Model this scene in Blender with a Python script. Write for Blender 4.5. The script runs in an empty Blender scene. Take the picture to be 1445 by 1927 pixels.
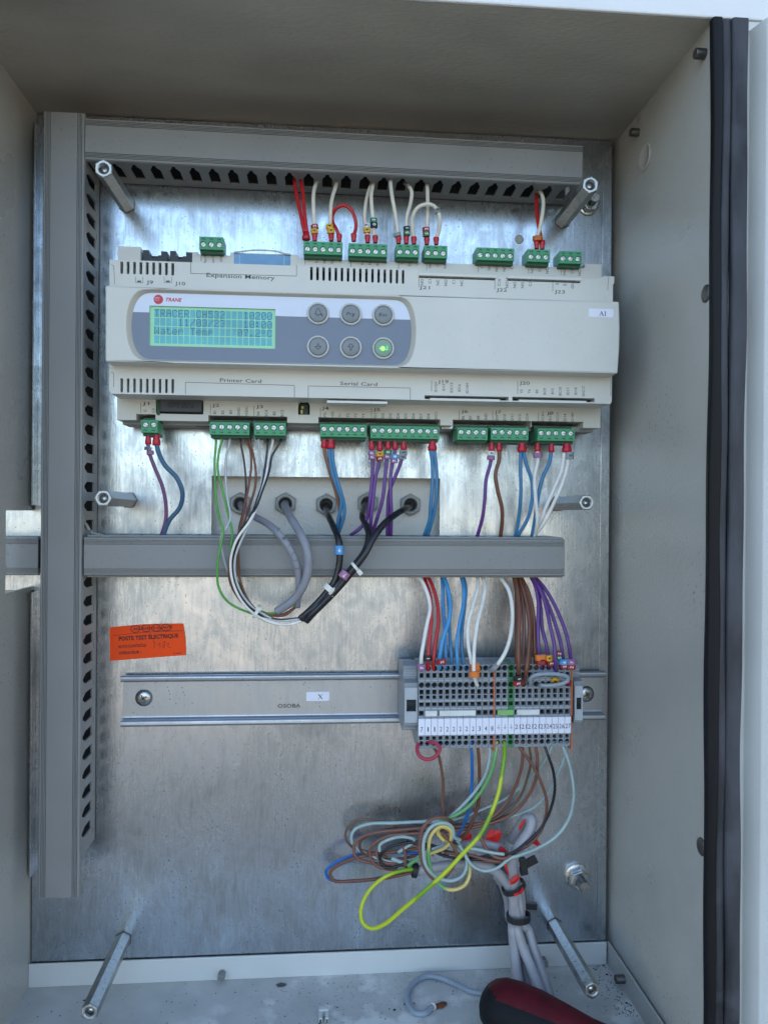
import bpy, math, random
from mathutils import Vector, Matrix
from mathutils.geometry import delaunay_2d_cdt
def _inside(x, y, P):
    r = False; j = len(P)-1
    for i in range(len(P)):
        if (P[i][1] > y) != (P[j][1] > y) and x < (P[j][0]-P[i][0])*(y-P[i][1])/(P[j][1]-P[i][1])+P[i][0]: r = not r
        j = i
    return r
def tessellate_polygon(polys):
    flat = [Vector((p[0], p[1])) for pl in polys for p in pl]; ed = []; o = 0
    for pl in polys:
        n = len(pl); ed += [(o+i, o+(i+1) % n) for i in range(n)]; o += n
    vs, es, fs, ov, oe, of = delaunay_2d_cdt(flat, ed, [], 0, 1e-7)
    out = []
    for f in fs:
        cx = sum(vs[i][0] for i in f)/3; cy = sum(vs[i][1] for i in f)/3
        if _inside(cx, cy, polys[0]) and not any(_inside(cx, cy, h) for h in polys[1:]): out.append(tuple(ov[i][0] if ov[i] else 0 for i in f))
    return out
random.seed(7)
SC = bpy.context.scene
COL = SC.collection
MM = 0.001
# ------------------------------------------------------------------ camera
F, YAW, PIT, ROL, D = 1435.7, 0.0803, -0.00127, 0.00787, 539.86
W, H = 1445.0, 1927.0
_f = Vector((math.sin(YAW)*math.cos(PIT), math.cos(YAW)*math.cos(PIT), math.sin(PIT)))
_r = Vector((math.cos(YAW), -math.sin(YAW), 0)); _u = _r.cross(_f)
RT = _r*math.cos(ROL) + _u*math.sin(ROL); UP = -_r*math.sin(ROL) + _u*math.cos(ROL)
cam = bpy.data.cameras.new('camera'); co = bpy.data.objects.new('camera', cam); COL.objects.link(co)
cam.sensor_fit = 'HORIZONTAL'; cam.sensor_width = 36; cam.lens = 36*F/W; cam.clip_start = 0.01; cam.clip_end = 2000
m = Matrix((RT, UP, -_f)).transposed().to_4x4(); m.translation = Vector((0, -D*MM, 0)); co.matrix_world = m
SC.camera = co
# ------------------------------------------------------------------ light
SUN_EL, SUN_AZ = 24, 20          # degrees; azimuth from +Y (behind the cabinet) towards +X
wd = bpy.data.worlds.new("World"); SC.world = wd; wd.use_nodes = True
nt = wd.node_tree; bg = nt.nodes['Background']; sky = nt.nodes.new('ShaderNodeTexSky')
sky.sky_type = 'NISHITA'; sky.sun_disc = False; sky.sun_elevation = math.radians(SUN_EL); sky.sun_rotation = math.radians(SUN_AZ)
sky.air_density = 1.0; sky.dust_density = 2.6
nt.links.new(sky.outputs[0], bg.inputs[0]); bg.inputs[1].default_value = 0.15
sl = bpy.data.lights.new('sun', 'SUN'); sl.energy = 5.0; sl.angle = math.radians(0.5); sl.color = (1, .87, .70)
so = bpy.data.objects.new('sun', sl); COL.objects.link(so)
el, az = math.radians(SUN_EL), math.radians(SUN_AZ)
sd = Vector((math.sin(az)*math.cos(el), math.cos(az)*math.cos(el), math.sin(el)))
so.rotation_euler = sd.to_track_quat('Z', 'Y').to_euler()
SC.view_settings.view_transform = 'Standard'; SC.view_settings.look = 'None'
SC.view_settings.exposure = 1.92; SC.view_settings.gamma = 1
SC.render.resolution_x = 767; SC.render.resolution_y = 1024

# ------------------------------------------------------------------ pixel rays -> points of the place (mm)
def ray(px, py): return _f*F + RT*(px-W/2) + UP*(H/2-py)
def at(px, py, d):
    v = ray(px, py); t = (D-d)/v.y
    return Vector((v.x*t, -d, v.z*t))
def atz(px, py, z):               # on a horizontal surface at height z
    v = ray(px, py); t = z/v.z
    return Vector((v.x*t, -D+v.y*t, z))
def atx(px, py, x):               # on a side wall
    v = ray(px, py); t = x/v.x
    return Vector((x, -D+v.y*t, v.z*t))
def crop(x0, y0, s): return lambda x, y: (x0+x/s, y0+y/s)
cA = crop(540, 320, 4.516); cB = crop(740, 1070, 3.44); cC = crop(600, 1380, 2.779); cD = crop(380, 820, 4.516)
cE = crop(600, 820, 4.817); cF = crop(840, 820, 4.014); cG = crop(860, 1540, 6.568); cH = crop(740, 1480, 6.568)
cI = crop(600, 1520, 7.225); cJ = crop(720, 0, 1.993); cK = crop(500, 1640, 2.89); cL = crop(900, 1560, 3.6125)
cM = crop(180, 670, 3.803); cN = crop(0, 900, 3.6125)

# ------------------------------------------------------------------ materials
MATS = {}
def mat(name, col, rough=.5, metal=0., bump=0., bscale=900., var=.06, vscale=40., emit=None, spec=.5, stretch=(1,1,1), rvar=.08, coat=0., trans=0., specks=0., smears=0.):
    if name in MATS: return MATS[name]
    m = bpy.data.materials.new(name); m.use_nodes = True; n = m.node_tree.nodes; l = m.node_tree.links
    b = n['Principled BSDF']; b.inputs['Metallic'].default_value = metal
    b.inputs['Specular IOR Level'].default_value = spec; b.inputs['Coat Weight'].default_value = coat
    b.inputs['Transmission Weight'].default_value = trans
    tc = n.new('ShaderNodeTexCoord'); mp = n.new('ShaderNodeMapping'); mp.inputs['Scale'].default_value = stretch
    l.new(tc.outputs['Object'], mp.inputs[0])
    no = n.new('ShaderNodeTexNoise'); no.inputs['Scale'].default_value = vscale; no.inputs['Detail'].default_value = 6
    l.new(mp.outputs[0], no.inputs['Vector'])
    cr = n.new('ShaderNodeValToRGB'); cr.color_ramp.elements[0].position = .3; cr.color_ramp.elements[1].position = .7
    cr.color_ramp.elements[0].color = [max(0, c*(1-var)) for c in col]+[1]; cr.color_ramp.elements[1].color = [min(1, c*(1+var)) for c in col]+[1]
    l.new(no.outputs[0], cr.inputs[0]); l.new(cr.outputs[0], b.inputs['Base Color'])
    mr = n.new('ShaderNodeMapRange'); mr.inputs['From Min'].default_value = .3; mr.inputs['From Max'].default_value = .7
    mr.inputs['To Min'].default_value = max(0.02, rough-rvar); mr.inputs['To Max'].default_value = min(1, rough+rvar)
    l.new(no.outputs[0], mr.inputs[0]); l.new(mr.outputs[0], b.inputs['Roughness'])
    if bump:
        nb = n.new('ShaderNodeTexNoise'); nb.inputs['Scale'].default_value = bscale; nb.inputs['Detail'].default_value = 3
        l.new(mp.outputs[0], nb.inputs['Vector']); bp = n.new('ShaderNodeBump'); bp.inputs['Strength'].default_value = bump
        bp.inputs['Distance'].default_value = 0.0005; l.new(nb.outputs[0], bp.inputs['Height']); l.new(bp.outputs[0], b.inputs['Normal'])
    if specks:
        def nz(sc, de, st=(1, 1, 1)):
            mq = n.new('ShaderNodeMapping'); mq.inputs['Scale'].default_value = st; l.new(tc.outputs['Object'], mq.inputs[0])
            t_ = n.new('ShaderNodeTexNoise'); t_.inputs['Scale'].default_value = sc; t_.inputs['Detail'].default_value = de; l.new(mq.outputs[0], t_.inputs['Vector']); return t_.outputs[0]
        def rg(s_, a, b_, c, d_):
            r_ = n.new('ShaderNodeMapRange'); r_.inputs[1].default_value = a; r_.inputs[2].default_value = b_; r_.inputs[3].default_value = c; r_.inputs[4].default_value = d_; l.new(s_, r_.inputs[0]); return r_.outputs[0]
        def mul(a, b_):
            r_ = n.new('ShaderNodeMath'); r_.operation = 'MULTIPLY'; l.new(a, r_.inputs[0]); l.new(b_, r_.inputs[1]); return r_.outputs[0]
        src = cr.outputs[0]
        for sc, lo, hi, gsc, glo, colr, amt in ((420, .62, .67, 11, .50, (.10, .07, .05, 1), specks), (38, .52, .62, 6, .45, tuple(min(.85, c*1.7) for c in col)+(1,), smears)):
            f_ = mul(rg(nz(sc, 4), lo, hi, 0, amt), rg(nz(gsc, 3), glo, glo+.12, 0, 1)); mx_n = n.new('ShaderNodeMix'); mx_n.data_type = 'RGBA'
            l.new(f_, mx_n.inputs[0]); l.new(src, mx_n.inputs[6]); mx_n.inputs[7].default_value = colr; src = mx_n.outputs[2]
        l.new(src, b.inputs['Base Color'])
    if emit:
        b.inputs['Emission Color'].default_value = list(emit[:3])+[1]; b.inputs['Emission Strength'].default_value = emit[3]
    MATS[name] = m
    return m

def galv(name, col, rough, patch=.35, streak=.25):
    """zinc-coated sheet: cloudy patches, fine vertical rolling marks, white specks and scratches"""
    m = mat(name, col, rough, 1.0)
    n = m.node_tree.nodes; l = m.node_tree.links; b = n['Principled BSDF']
    tc = n.new('ShaderNodeTexCoord')
    def noise(scale, detail, st, rgh=.5, dist=0):
        mp = n.new('ShaderNodeMapping'); mp.inputs['Scale'].default_value = st; l.new(tc.outputs['Object'], mp.inputs[0])
        t = n.new('ShaderNodeTexNoise'); t.inputs['Scale'].default_value = scale; t.inputs['Detail'].default_value = detail
        t.inputs['Roughness'].default_value = rgh; t.inputs['Distortion'].default_value = dist
        l.new(mp.outputs[0], t.inputs['Vector']); return t.outputs[0]
    def rng(s, a, b_, c, d):
        r = n.new('ShaderNodeMapRange'); r.inputs[1].default_value = a; r.inputs[2].default_value = b_
        r.inputs[3].default_value = c; r.inputs[4].default_value = d; l.new(s, r.inputs[0]); return r.outputs[0]
    def math_(op, a, c):
        r = n.new('ShaderNodeMath'); r.operation = op
        for i, s in enumerate((a, c)):
            if isinstance(s, (int, float)): r.inputs[i].default_value = s
            else: l.new(s, r.inputs[i])
        return r.outputs[0]
    big = noise(9, 6, (1, 1, 1), .6, .6); fine = noise(620, 5, (1, 1, .09), .7); tiny = noise(1500, 2, (1, 1, .5))
    mid = noise(55, 7, (1, 1, .55), .7, 1.2)
    v = math_('ADD', math_('MULTIPLY', big, .45), math_('ADD', math_('MULTIPLY', fine, .2), math_('MULTIPLY', mid, .35)))
    k = rng(v, .38, .62, 1-patch, 1+patch*.55)
    rr = rng(v, .38, .62, rough+.14, rough-.08)
    mx = n.new('ShaderNodeVectorMath'); mx.operation = 'SCALE'; mx.inputs[0].default_value = col; l.new(k, mx.inputs['Scale'])
    # pale specks and dark pinholes
    vo = n.new('ShaderNodeTexVoronoi'); vo.inputs['Scale'].default_value = 330; l.new(tc.outputs['Object'], vo.inputs['Vector'])
    sp = rng(vo.outputs['Distance'], .13, .19, .85, 0); gate = rng(mid, .50, .58, 0, 1); sp = math_('MULTIPLY', sp, gate)
    mix = n.new('ShaderNodeMix'); mix.data_type = 'RGBA'; l.new(sp, mix.inputs[0]); l.new(mx.outputs[0], mix.inputs[6]); mix.inputs[7].default_value = (.12, .13, .14, 1)
    l.new(mix.outputs[2], b.inputs['Base Color'])
    l.new(rr, b.inputs['Roughness'])
    bp = n.new('ShaderNodeBump'); bp.inputs['Strength'].default_value = streak; bp.inputs['Distance'].default_value = .00025
    l.new(math_('ADD', math_('MULTIPLY', fine, 1.0), math_('ADD', math_('MULTIPLY', tiny, .3), math_('MULTIPLY', mid, .7))), bp.inputs['Height']); l.new(bp.outputs[0], b.inputs['Normal'])
    return m

M_GALV = galv('galvanised_sheet', (.565, .605, .65), .25, patch=.52, streak=.24)
M_RAIL = galv('zinc_rail', (.47, .49, .52), .38, patch=.12, streak=.1)
M_ZINC = mat('zinc_steel', (.60, .61, .60), .3, 1.0, .3, 700, .22, 220, rvar=.12)
M_PILL = mat('dull_zinc', (.43, .44, .43), .4, 1.0, .3, 700, .3, 260, rvar=.14)
M_BOLT = mat('bolt_steel', (.50, .50, .48), .28, 1.0, .2, 900, .2, 300)
M_DKSTEEL = mat('dark_thread', (.16, .15, .14), .4, .9, .2, 900, .2, 300)
M_PAINT = mat('beige_grey_paint', (.43, .415, .375), .32, 0, .65, 560, .07, 14, rvar=.07, specks=.55, smears=.06)
M_PAINT_T = mat('structured_paint', (.68, .665, .62), .34, 0, 1.0, 420, .05, 20)
M_LIPLIT = mat('daylit_lip_paint', (.80, .80, .79), .4, 0, .1, 500, .03, 20)  # for the front lip; daylight on it is put into the white
M_FLANGE = mat('grey_white_paint', (.62, .62, .60), .4, 0, .15, 500, .05, 20)
M_DUCT = mat('duct_grey_plastic', (.24, .24, .235), .42, 0, .05, 900, .05, 30, specks=.35)
M_DUCTIN = mat('duct_inner_plastic', (.27, .268, .258), .5, 0, 0, 900, .05, 30)
M_BEIGE = mat('beige_plastic', (.64, .625, .565), .42, 0, .06, 1400, .05, 26, specks=.06)
M_BEIGE2 = mat('beige_plastic_bright', (.68, .665, .61), .4, 0, .06, 1400, .04, 26)
M_DARKP = mat('black_plastic', (.018, .018, .02), .4, 0, .1, 900)
M_PIT = mat('dark_opening', (.008, .008, .009), .7)
M_GREEN = mat('green_connector', (.055, .30, .135), .4, 0, .05, 900, .07)
M_DGREEN = mat('dark_green_socket', (.012, .075, .03), .5, 0, .05, 900, .1)
M_SCREW = mat('nickel_screw', (.86, .85, .82), .42, .35, .1, 900, .08, 500)
M_TERM = mat('grey_terminal_plastic', (.25, .27, .295), .42, 0, .05, 900, .06)
M_TERML = mat('light_terminal_plastic', (.42, .445, .47), .42, 0, .05, 900, .06)
M_TPIT = mat('terminal_pit', (.018, .022, .027), .6, spec=.2, var=.8, vscale=350)
M_CARD = mat('marker_card_white', (.80, .80, .90), .5, 0, 0, 900, .03)
M_INK = mat('black_ink', (.02, .02, .025), .6)
M_GINK = mat('grey_ink', (.10, .10, .10), .6, var=.3, vscale=900)
M_RUB = mat('black_rubber', (.008, .008, .010), .62, 0, .9, 90, .5, 40, spec=.25, stretch=(1, 1, .3))
M_RUBH = mat('worn_rubber', (.045, .046, .054), .55, 0, 1.0, 120, .75, 60, specks=.5, smears=.7, spec=.35, stretch=(1, 1, .25))
M_TIE = mat('nylon_natural', (.72, .70, .62), .35)
M_GROUND = mat('concrete_ground', (.24, .218, .182), .9, 0, 0, 900, .2, 1.2)
def plastic(name, c, r=.36): return mat(name, c, r, 0, .05, 500, .1, 120)
RED = plastic('red_pvc', (.50, .018, .022)); DRED = plastic('dark_red_pvc', (.30, .012, .02)); PINK = plastic('crimson_pvc', (.42, .035, .07))
CREAM = plastic('cream_pvc', (.74, .68, .57)); WHITEP = plastic('white_pvc', (.80, .76, .70)); BLUE = plastic('blue_pvc', (.045, .19, .36)); BLUEB = plastic('bright_blue_pvc', (.06, .28, .56))
RBLUE = plastic('royal_blue_pvc', (.015, .14, .45)); VIO = plastic('violet_pvc', (.13, .045, .22)); BRN = plastic('brown_pvc', (.17, .062, .032)); BRNP = plastic('dusty_brown_pvc', (.20, .085, .06))
GRN = plastic('green_pvc', (.10, .36, .06)); DGRN = plastic('dark_green_pvc', (.04, .2, .05)); LGREY = plastic('light_grey_pvc', (.52, .53, .53)); BLK = plastic('black_pvc', (.016, .016, .02), .3)
PALE = plastic('pale_blue_pvc', (.36, .47, .46)); YEL = plastic('yellow_pvc', (.68, .52, .15)); GCAB = plastic('grey_cable_pvc', (.27, .27, .30), .45); DCAB = plastic('dark_grey_cable_pvc', (.12, .125, .13), .45)
LCAB = plastic('lilac_grey_cable_pvc', (.37, .355, .375), .42); ORG = plastic('orange_plastic', (.75, .19, .03)); MYEL = plastic('marker_yellow', (.72, .40, .02)); MVIO = plastic('marker_violet', (.30, .13, .27))
MBLU = plastic('marker_blue', (.08, .30, .62)); MGRY = plastic('marker_grey', (.26, .28, .29)); MGRN = plastic('marker_green', (.03, .18, .06)); MRED = plastic('marker_red', (.33, .02, .02)); MBLK = plastic('marker_black', (.015, .015, .018)); MWHT = plastic('marker_white', (.72, .72, .70))
def stripes(name, a, b, scale=60, rough=.34, pos=.47):
    m = plastic(name, a, rough); n = m.node_tree.nodes; l = m.node_tree.links
    tc = n.new('ShaderNodeTexCoord'); wv = n.new('ShaderNodeTexNoise'); wv.inputs['Scale'].default_value = scale; wv.inputs['Detail'].default_value = 0
    l.new(tc.outputs['Object'], wv.inputs['Vector']); cr = n.new('ShaderNodeValToRGB'); cr.color_ramp.interpolation = 'LINEAR'
    cr.color_ramp.elements[0].position = pos; cr.color_ramp.elements[1].position = pos+.05; cr.color_ramp.elements[0].color = list(a)+[1]; cr.color_ramp.elements[1].color = list(b)+[1]
    l.new(wv.outputs[0], cr.inputs[0]); l.new(cr.outputs[0], n['Principled BSDF'].inputs['Base Color']); return m
YG = stripes('yellow_green_pvc', (.50, .58, .02), (.20, .38, .01), 30)
YGP = stripes('pale_yellow_green_pvc', (.72, .55, .18), (.16, .42, .14), 22, pos=.55)

# ------------------------------------------------------------------ mesh builder
class MB:
    def __init__(s): s.v = []; s.f = []; s.m = []; s.sm = []
    def add(s, vs, fs, mi=0, smooth=False):
        o = len(s.v); s.v += [tuple(v) for v in vs]
        for f in fs: s.f.append(tuple(o+i for i in f)); s.m.append(mi); s.sm.append(smooth)
    def box(s, x0, x1, d0, d1, z0, z1, mi=0):
        y0, y1 = -d1, -d0
        vs = [(x, y, z) for x in (x0, x1) for y in (y0, y1) for z in (z0, z1)]
        s.add(vs, [(0,1,3,2), (4,6,7,5), (0,4,5,1), (2,3,7,6), (0,2,6,4), (1,5,7,3)], mi)
    def obox(s, c, ax, ay, az_, mi=0):     # oriented box: centre + three half axes
        vs = [c+ax*i+ay*j+az_*k for i in (-1,1) for j in (-1,1) for k in (-1,1)]
        s.add(vs, [(0,1,3,2), (4,6,7,5), (0,4,5,1), (2,3,7,6), (0,2,6,4), (1,5,7,3)], mi)
    def slab(s, outer, holes, t0, t1, mp, pit=None, mi=0, pmi=1):
        """flat piece: outline + holes, from t0 (back) to t1 (front). pit: depth of blind holes, None = through"""
        polys = [[Vector((u, v, 0)) for u, v in outer]]+[[Vector((u, v, 0)) for u, v in h] for h in holes]
        flat = [p for pl in polys for p in pl]; tr = tessellate_polygon(polys)
        s.add([mp(p.x, p.y, t1) for p in flat], tr, mi)
        if pit is None: s.add([mp(p.x, p.y, t0) for p in flat], tr, mi)
        else: s.add([mp(u, v, t0) for u, v in outer], [tuple(range(len(outer)))], mi)
        n = len(outer); s.add([mp(u, v, t) for t in (t1, t0) for u, v in outer], [(i, (i+1) % n, n+(i+1) % n, n+i) for i in range(n)], mi)
        for h in holes:
            n = len(h); tb = t0 if pit is None else t1-pit
            s.add([mp(u, v, t) for t in (t1, tb) for u, v in h], [(i, (i+1) % n, n+(i+1) % n, n+i) for i in range(n)], mi)
            if pit is not None: s.add([mp(u, v, tb) for u, v in h], [tuple(range(n))], pmi)
    def ring(s, c, ax, ay, r, n, ph=0): return [c+ax*(r*math.cos(2*math.pi*i/n+ph))+ay*(r*math.sin(2*math.pi*i/n+ph)) for i in range(n)]
    def lathe(s, c, axis, prof, n=24, mi=0, smooth=True, capa=True, capb=True, ph=0):
        """prof: list of (distance along axis, radius)"""
        axis = axis.normalized(); a = axis.orthogonal().normalized()
        if abs(axis.y) > .5: a = Vector((1, 0, 0)) - axis*axis.x; a.normalize()
        b = axis.cross(a); vs = []
        for t, r in prof: vs += s.ring(c+axis*t, a, b, r, n, ph)
        fs = [(k*n+i, k*n+(i+1) % n, (k+1)*n+(i+1) % n, (k+1)*n+i) for k in range(len(prof)-1) for i in range(n)]
        s.add(vs, fs, mi, smooth)
        if capa: s.add(vs[:n], [tuple(range(n))], mi)
        if capb: s.add(vs[-n:], [tuple(range(n))], mi)
    def tube(s, pts, r, n=10, mi=0, res=6, caps=True):
        P = smooth_path(pts, res); T = []
        for i in range(len(P)):
            t = P[min(i+1, len(P)-1)]-P[max(i-1, 0)]; T.append(t.normalized())
        a = T[0].orthogonal().normalized(); vs = []
        for i, p in enumerate(P):
            a = (a-T[i]*a.dot(T[i])).normalized(); b = T[i].cross(a); rr = r[min(i, len(r)-1)] if isinstance(r, list) else r
            vs += s.ring(p, a, b, rr, n)
        fs = [(k*n+i, k*n+(i+1) % n, (k+1)*n+(i+1) % n, (k+1)*n+i) for k in range(len(P)-1) for i in range(n)]
        s.add(vs, fs, mi, True)
        if caps: s.add(vs[:n], [tuple(range(n))], mi); s.add(vs[-n:], [tuple(range(n))], mi)
    def obj(s, name, mats, parent=None, bevel=0, origin=None, label=None, cat=None, group=None, kind=None, shade=None):
        me = bpy.data.meshes.new(name)
        org = Vector(parent['_o']) if parent is not None else (Vector(origin) if origin is not None else Vector((sum(v[0] for v in s.v)/len(s.v), sum(v[1] for v in s.v)/len(s.v), min(v[2] for v in s.v))))
        me.from_pydata([((v[0]-org.x)*MM, (v[1]-org.y)*MM, (v[2]-org.z)*MM) for v in s.v], [], s.f)
        mats = mats if isinstance(mats, (list, tuple)) else [mats]
        for q in mats: me.materials.append(q)
        for i, p in enumerate(me.polygons): p.material_index = min(s.m[i], len(mats)-1); p.use_smooth = s.sm[i]
        import bmesh
        bm = bmesh.new(); bm.from_mesh(me); bmesh.ops.remove_doubles(bm, verts=bm.verts, dist=1e-6); bmesh.ops.recalc_face_normals(bm, faces=bm.faces); bm.to_mesh(me); bm.free()
        o = bpy.data.objects.new(name, me); COL.objects.link(o)
        if parent is not None: o.parent = parent
        else: o.location = org*MM
        o['_o'] = tuple(org)
        if bevel:
            b = o.modifiers.new('bevel', 'BEVEL'); b.width = bevel*MM; b.segments = 2; b.limit_method = 'ANGLE'; b.angle_limit = math.radians(35); b.use_clamp_overlap = True
            b.harden_normals = False
        return tag(o, label, cat, group, kind)
def tag(o, label=None, cat=None, group=None, kind=None):
    if label: o['label'] = label
    if cat: o['category'] = cat
    if group: o['group'] = group
    if kind: o['kind'] = kind
    return o
def thing(name, loc, label, cat, group=None):
    o = bpy.data.objects.new(name, None); COL.objects.link(o); o.empty_display_size = .005
    o.location = Vector(loc)*MM; o['_o'] = tuple(loc); return tag(o, label, cat, group)
def dup(root, loc, label=None, group=None):
    """a copy of a thing with copies of its parts and sub-parts (mesh data shared)"""
    r = root.copy(); COL.objects.link(r); r.location = Vector(loc)*MM; r['_o'] = tuple(loc)
    if label: r['label'] = label
    if group: r['group'] = group
    for ch in list(root.children):
        c = ch.copy(); COL.objects.link(c); c.parent = r; c['_o'] = tuple(loc)
        for g in list(ch.children):
            e = g.copy(); COL.objects.link(e); e.parent = c; e['_o'] = tuple(loc)
    return r
def smooth_path(P, res=6):
    P = [Vector(p) for p in P]
    if len(P) < 3: return P if len(P) < 2 else [P[0].lerp(P[1], i/4) for i in range(5)]
    Q = [P[0]*2-P[1]]+P+[P[-1]*2-P[-2]]; out = []
    for i in range(1, len(Q)-2):
        a, b, c, d = Q[i-1:i+3]
        # centripetal Catmull-Rom
        def tj(t, p, q): return t+max((q-p).length, 1e-6)**.5
        t0 = 0; t1 = tj(t0, a, b); t2 = tj(t1, b, c); t3 = tj(t2, c, d)
        for k in range(res):
            t = t1+(t2-t1)*k/res
            A1 = a*((t1-t)/(t1-t0))+b*((t-t0)/(t1-t0)); A2 = b*((t2-t)/(t2-t1))+c*((t-t1)/(t2-t1)); A3 = c*((t3-t)/(t3-t2))+d*((t-t2)/(t3-t2))
            B1 = A1*((t2-t)/(t2-t0))+A2*((t-t0)/(t2-t0)); B2 = A2*((t3-t)/(t3-t1))+A3*((t-t1)/(t3-t1))
            out.append(B1*((t2-t)/(t2-t1))+B2*((t-t1)/(t2-t1)))
    return out+[P[-1]]
mp_d = lambda u, v, t: (u, -t, v)          # outline in x,z ; thickness = depth towards the viewer
mp_x = lambda u, v, t: (t, -u, v)          # outline in depth,z ; thickness along x
mp_z = lambda u, v, t: (u, -v, t)          # outline in x,depth ; thickness along z
def rect(x0, x1, z0, z1): return [(x0, z0), (x1, z0), (x1, z1), (x0, z1)]
def rrect(x0, x1, z0, z1, r, n=4):
    out = []
    for cx, cz, a0 in ((x1-r, z1-r, 0), (x0+r, z1-r, 90), (x0+r, z0+r, 180), (x1-r, z0+r, 270)):
        for i in range(n+1):
            a = math.radians(a0+90*i/n); out.append((cx+r*math.cos(a), cz+r*math.sin(a)))
    return out
def circ(x, z, r, n=16): return [(x+r*math.cos(2*math.pi*i/n), z+r*math.sin(2*math.pi*i/n)) for i in range(n)]
# ---- text to flat mesh (millimetres)
_tc = {}
def text_geo(t, bold=0., ex=0.):
    k = (t, bold, ex)
    if k not in _tc:
        cu = bpy.data.curves.new('t', 'FONT'); cu.body = t; cu.size = 1; cu.resolution_u = 2; cu.offset = bold; cu.extrude = ex
        o = bpy.data.objects.new('t', cu); COL.objects.link(o); dg = bpy.context.evaluated_depsgraph_get()
        me = o.evaluated_get(dg).to_mesh(); vs = [v.co.copy() for v in me.vertices]; fs = [tuple(p.vertices) for p in me.polygons]
        o.evaluated_get(dg).to_mesh_clear(); bpy.data.objects.remove(o); bpy.data.curves.remove(cu)
        xs = [v.x for v in vs] or [0]; ys = [v.y for v in vs] or [0]
        _tc[k] = (vs, fs, min(xs), max(xs), min(ys), max(ys))
    return _tc[k]
def text(mb, t, c, h, w=None, rot=0, bold=.012, X=Vector((1, 0, 0)), Z=Vector((0, 0, 1)), mi=0, shear=0, align='c'):
    """letters of cap height h (mm) centred on point c; optional total width w"""
    vs, fs, x0, x1, y0, y1 = text_geo(t, bold); s = h/.69; sx = s if w is None else w/max(x1-x0, 1e-3)
    ca, sa = math.cos(math.radians(rot)), math.sin(math.radians(rot)); out = []
    for v in vs:
        px = (v.x-(x0 if align == 'l' else (x0+x1)/2))*sx; pz = (v.y-.345)*s; px += pz*shear
        qx, qz = px*ca-pz*sa, px*sa+pz*ca
        out.append(c+X*qx+Z*qz)
    mb.add(out, fs, mi)

exec_order = []
# ================================================================== SETTING
g = MB(); g.box(-300000, 300000, -300000, 300000, -1410, -1400); g.obj('ground', M_GROUND, kind='structure', origin=(0, 0, -1400))
hs = thing('shade_housing', (0, 1200, -1400), 'large pale steel block added out of view behind the cabinet to shade the ground', 'added shade block')
g = MB(); g.box(-3500, 3500, -2400, -20, -1400, 1000); g.obj('shade_casing', M_FLANGE, hs)  # unseen block added so that its shadow falls on the nearby ground

# ================================================================== CABINET
XL, XR, ZT, ZF, DF, DB = -197.5, 211.5, 271.0, -327.5, 137.0, -14.0
cab = thing('electrical_cabinet', (0, 14, ZF), 'open beige-grey painted sheet steel electrical cabinet holding all the control gear', 'cabinet')
b = MB(); b.box(-230, 230, DB-2, DB, ZF-6, ZT+4); b.obj('back_panel', M_PAINT_T, cab)
b = MB()
op = [(-2, -53.5), (45, -53.5), (45, -1.5), (-2, -1.5)]
b.slab([(DB, ZF-4), (DF, ZF-4), (DF, ZT+3), (DB, ZT+3)], [op], XL-2.0, XL, mp_x); b.obj('side_panel', M_PAINT, cab)
b = MB(); b.slab([(DB, ZF-4), (DF, ZF-4), (DF, ZT+3), (DB, ZT+3)], [], XR, XR+2, mp_x); b.obj('side_panel', M_PAINT, cab)
b = MB(); b.box(XL-2, XR+2, DB, DF-.5, ZT, ZT+2); b.obj('ceiling_panel', mat('soot_and_reflection_paint', (.45, .40, .325), .38, 0, .7, 420, .32, 7, rvar=.08, stretch=(.6, 1.4, 1)), cab)  # smoky stains; part of this blotchy tone is reflection put into the colour
M_FLOOR = mat('dusty_floor_paint', (.49, .485, .46), .5, 0, .3, 300, .16, 28, specks=.8, smears=.6)
b = MB(); b.box(XL, XR, DB, DF+40, ZF-2, ZF); b.obj('floor_pan', M_FLOOR, cab)
b = MB(); b.box(XL, 207.5, 1.0, 2.6, ZF, -311.5); b.obj('floor_flange', M_FLANGE, cab, .5)
b = MB(); b.box(208.3, 209.9, 1.0, DF-1, ZF, -311.3); b.obj('floor_flange', M_PAINT, cab, .4)
# folded front edge above the opening (rain lip)
b = MB(); b.slab([(DF-.4, ZT), (DF+2, ZT), (DF+2, ZT+40), (DF-10, ZT+44), (DF-10, ZT+42), (DF-.4, ZT+38)], [], XL-30, XR+70, mp_x); b.obj('rain_lip', M_LIPLIT, cab, .8)
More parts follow.
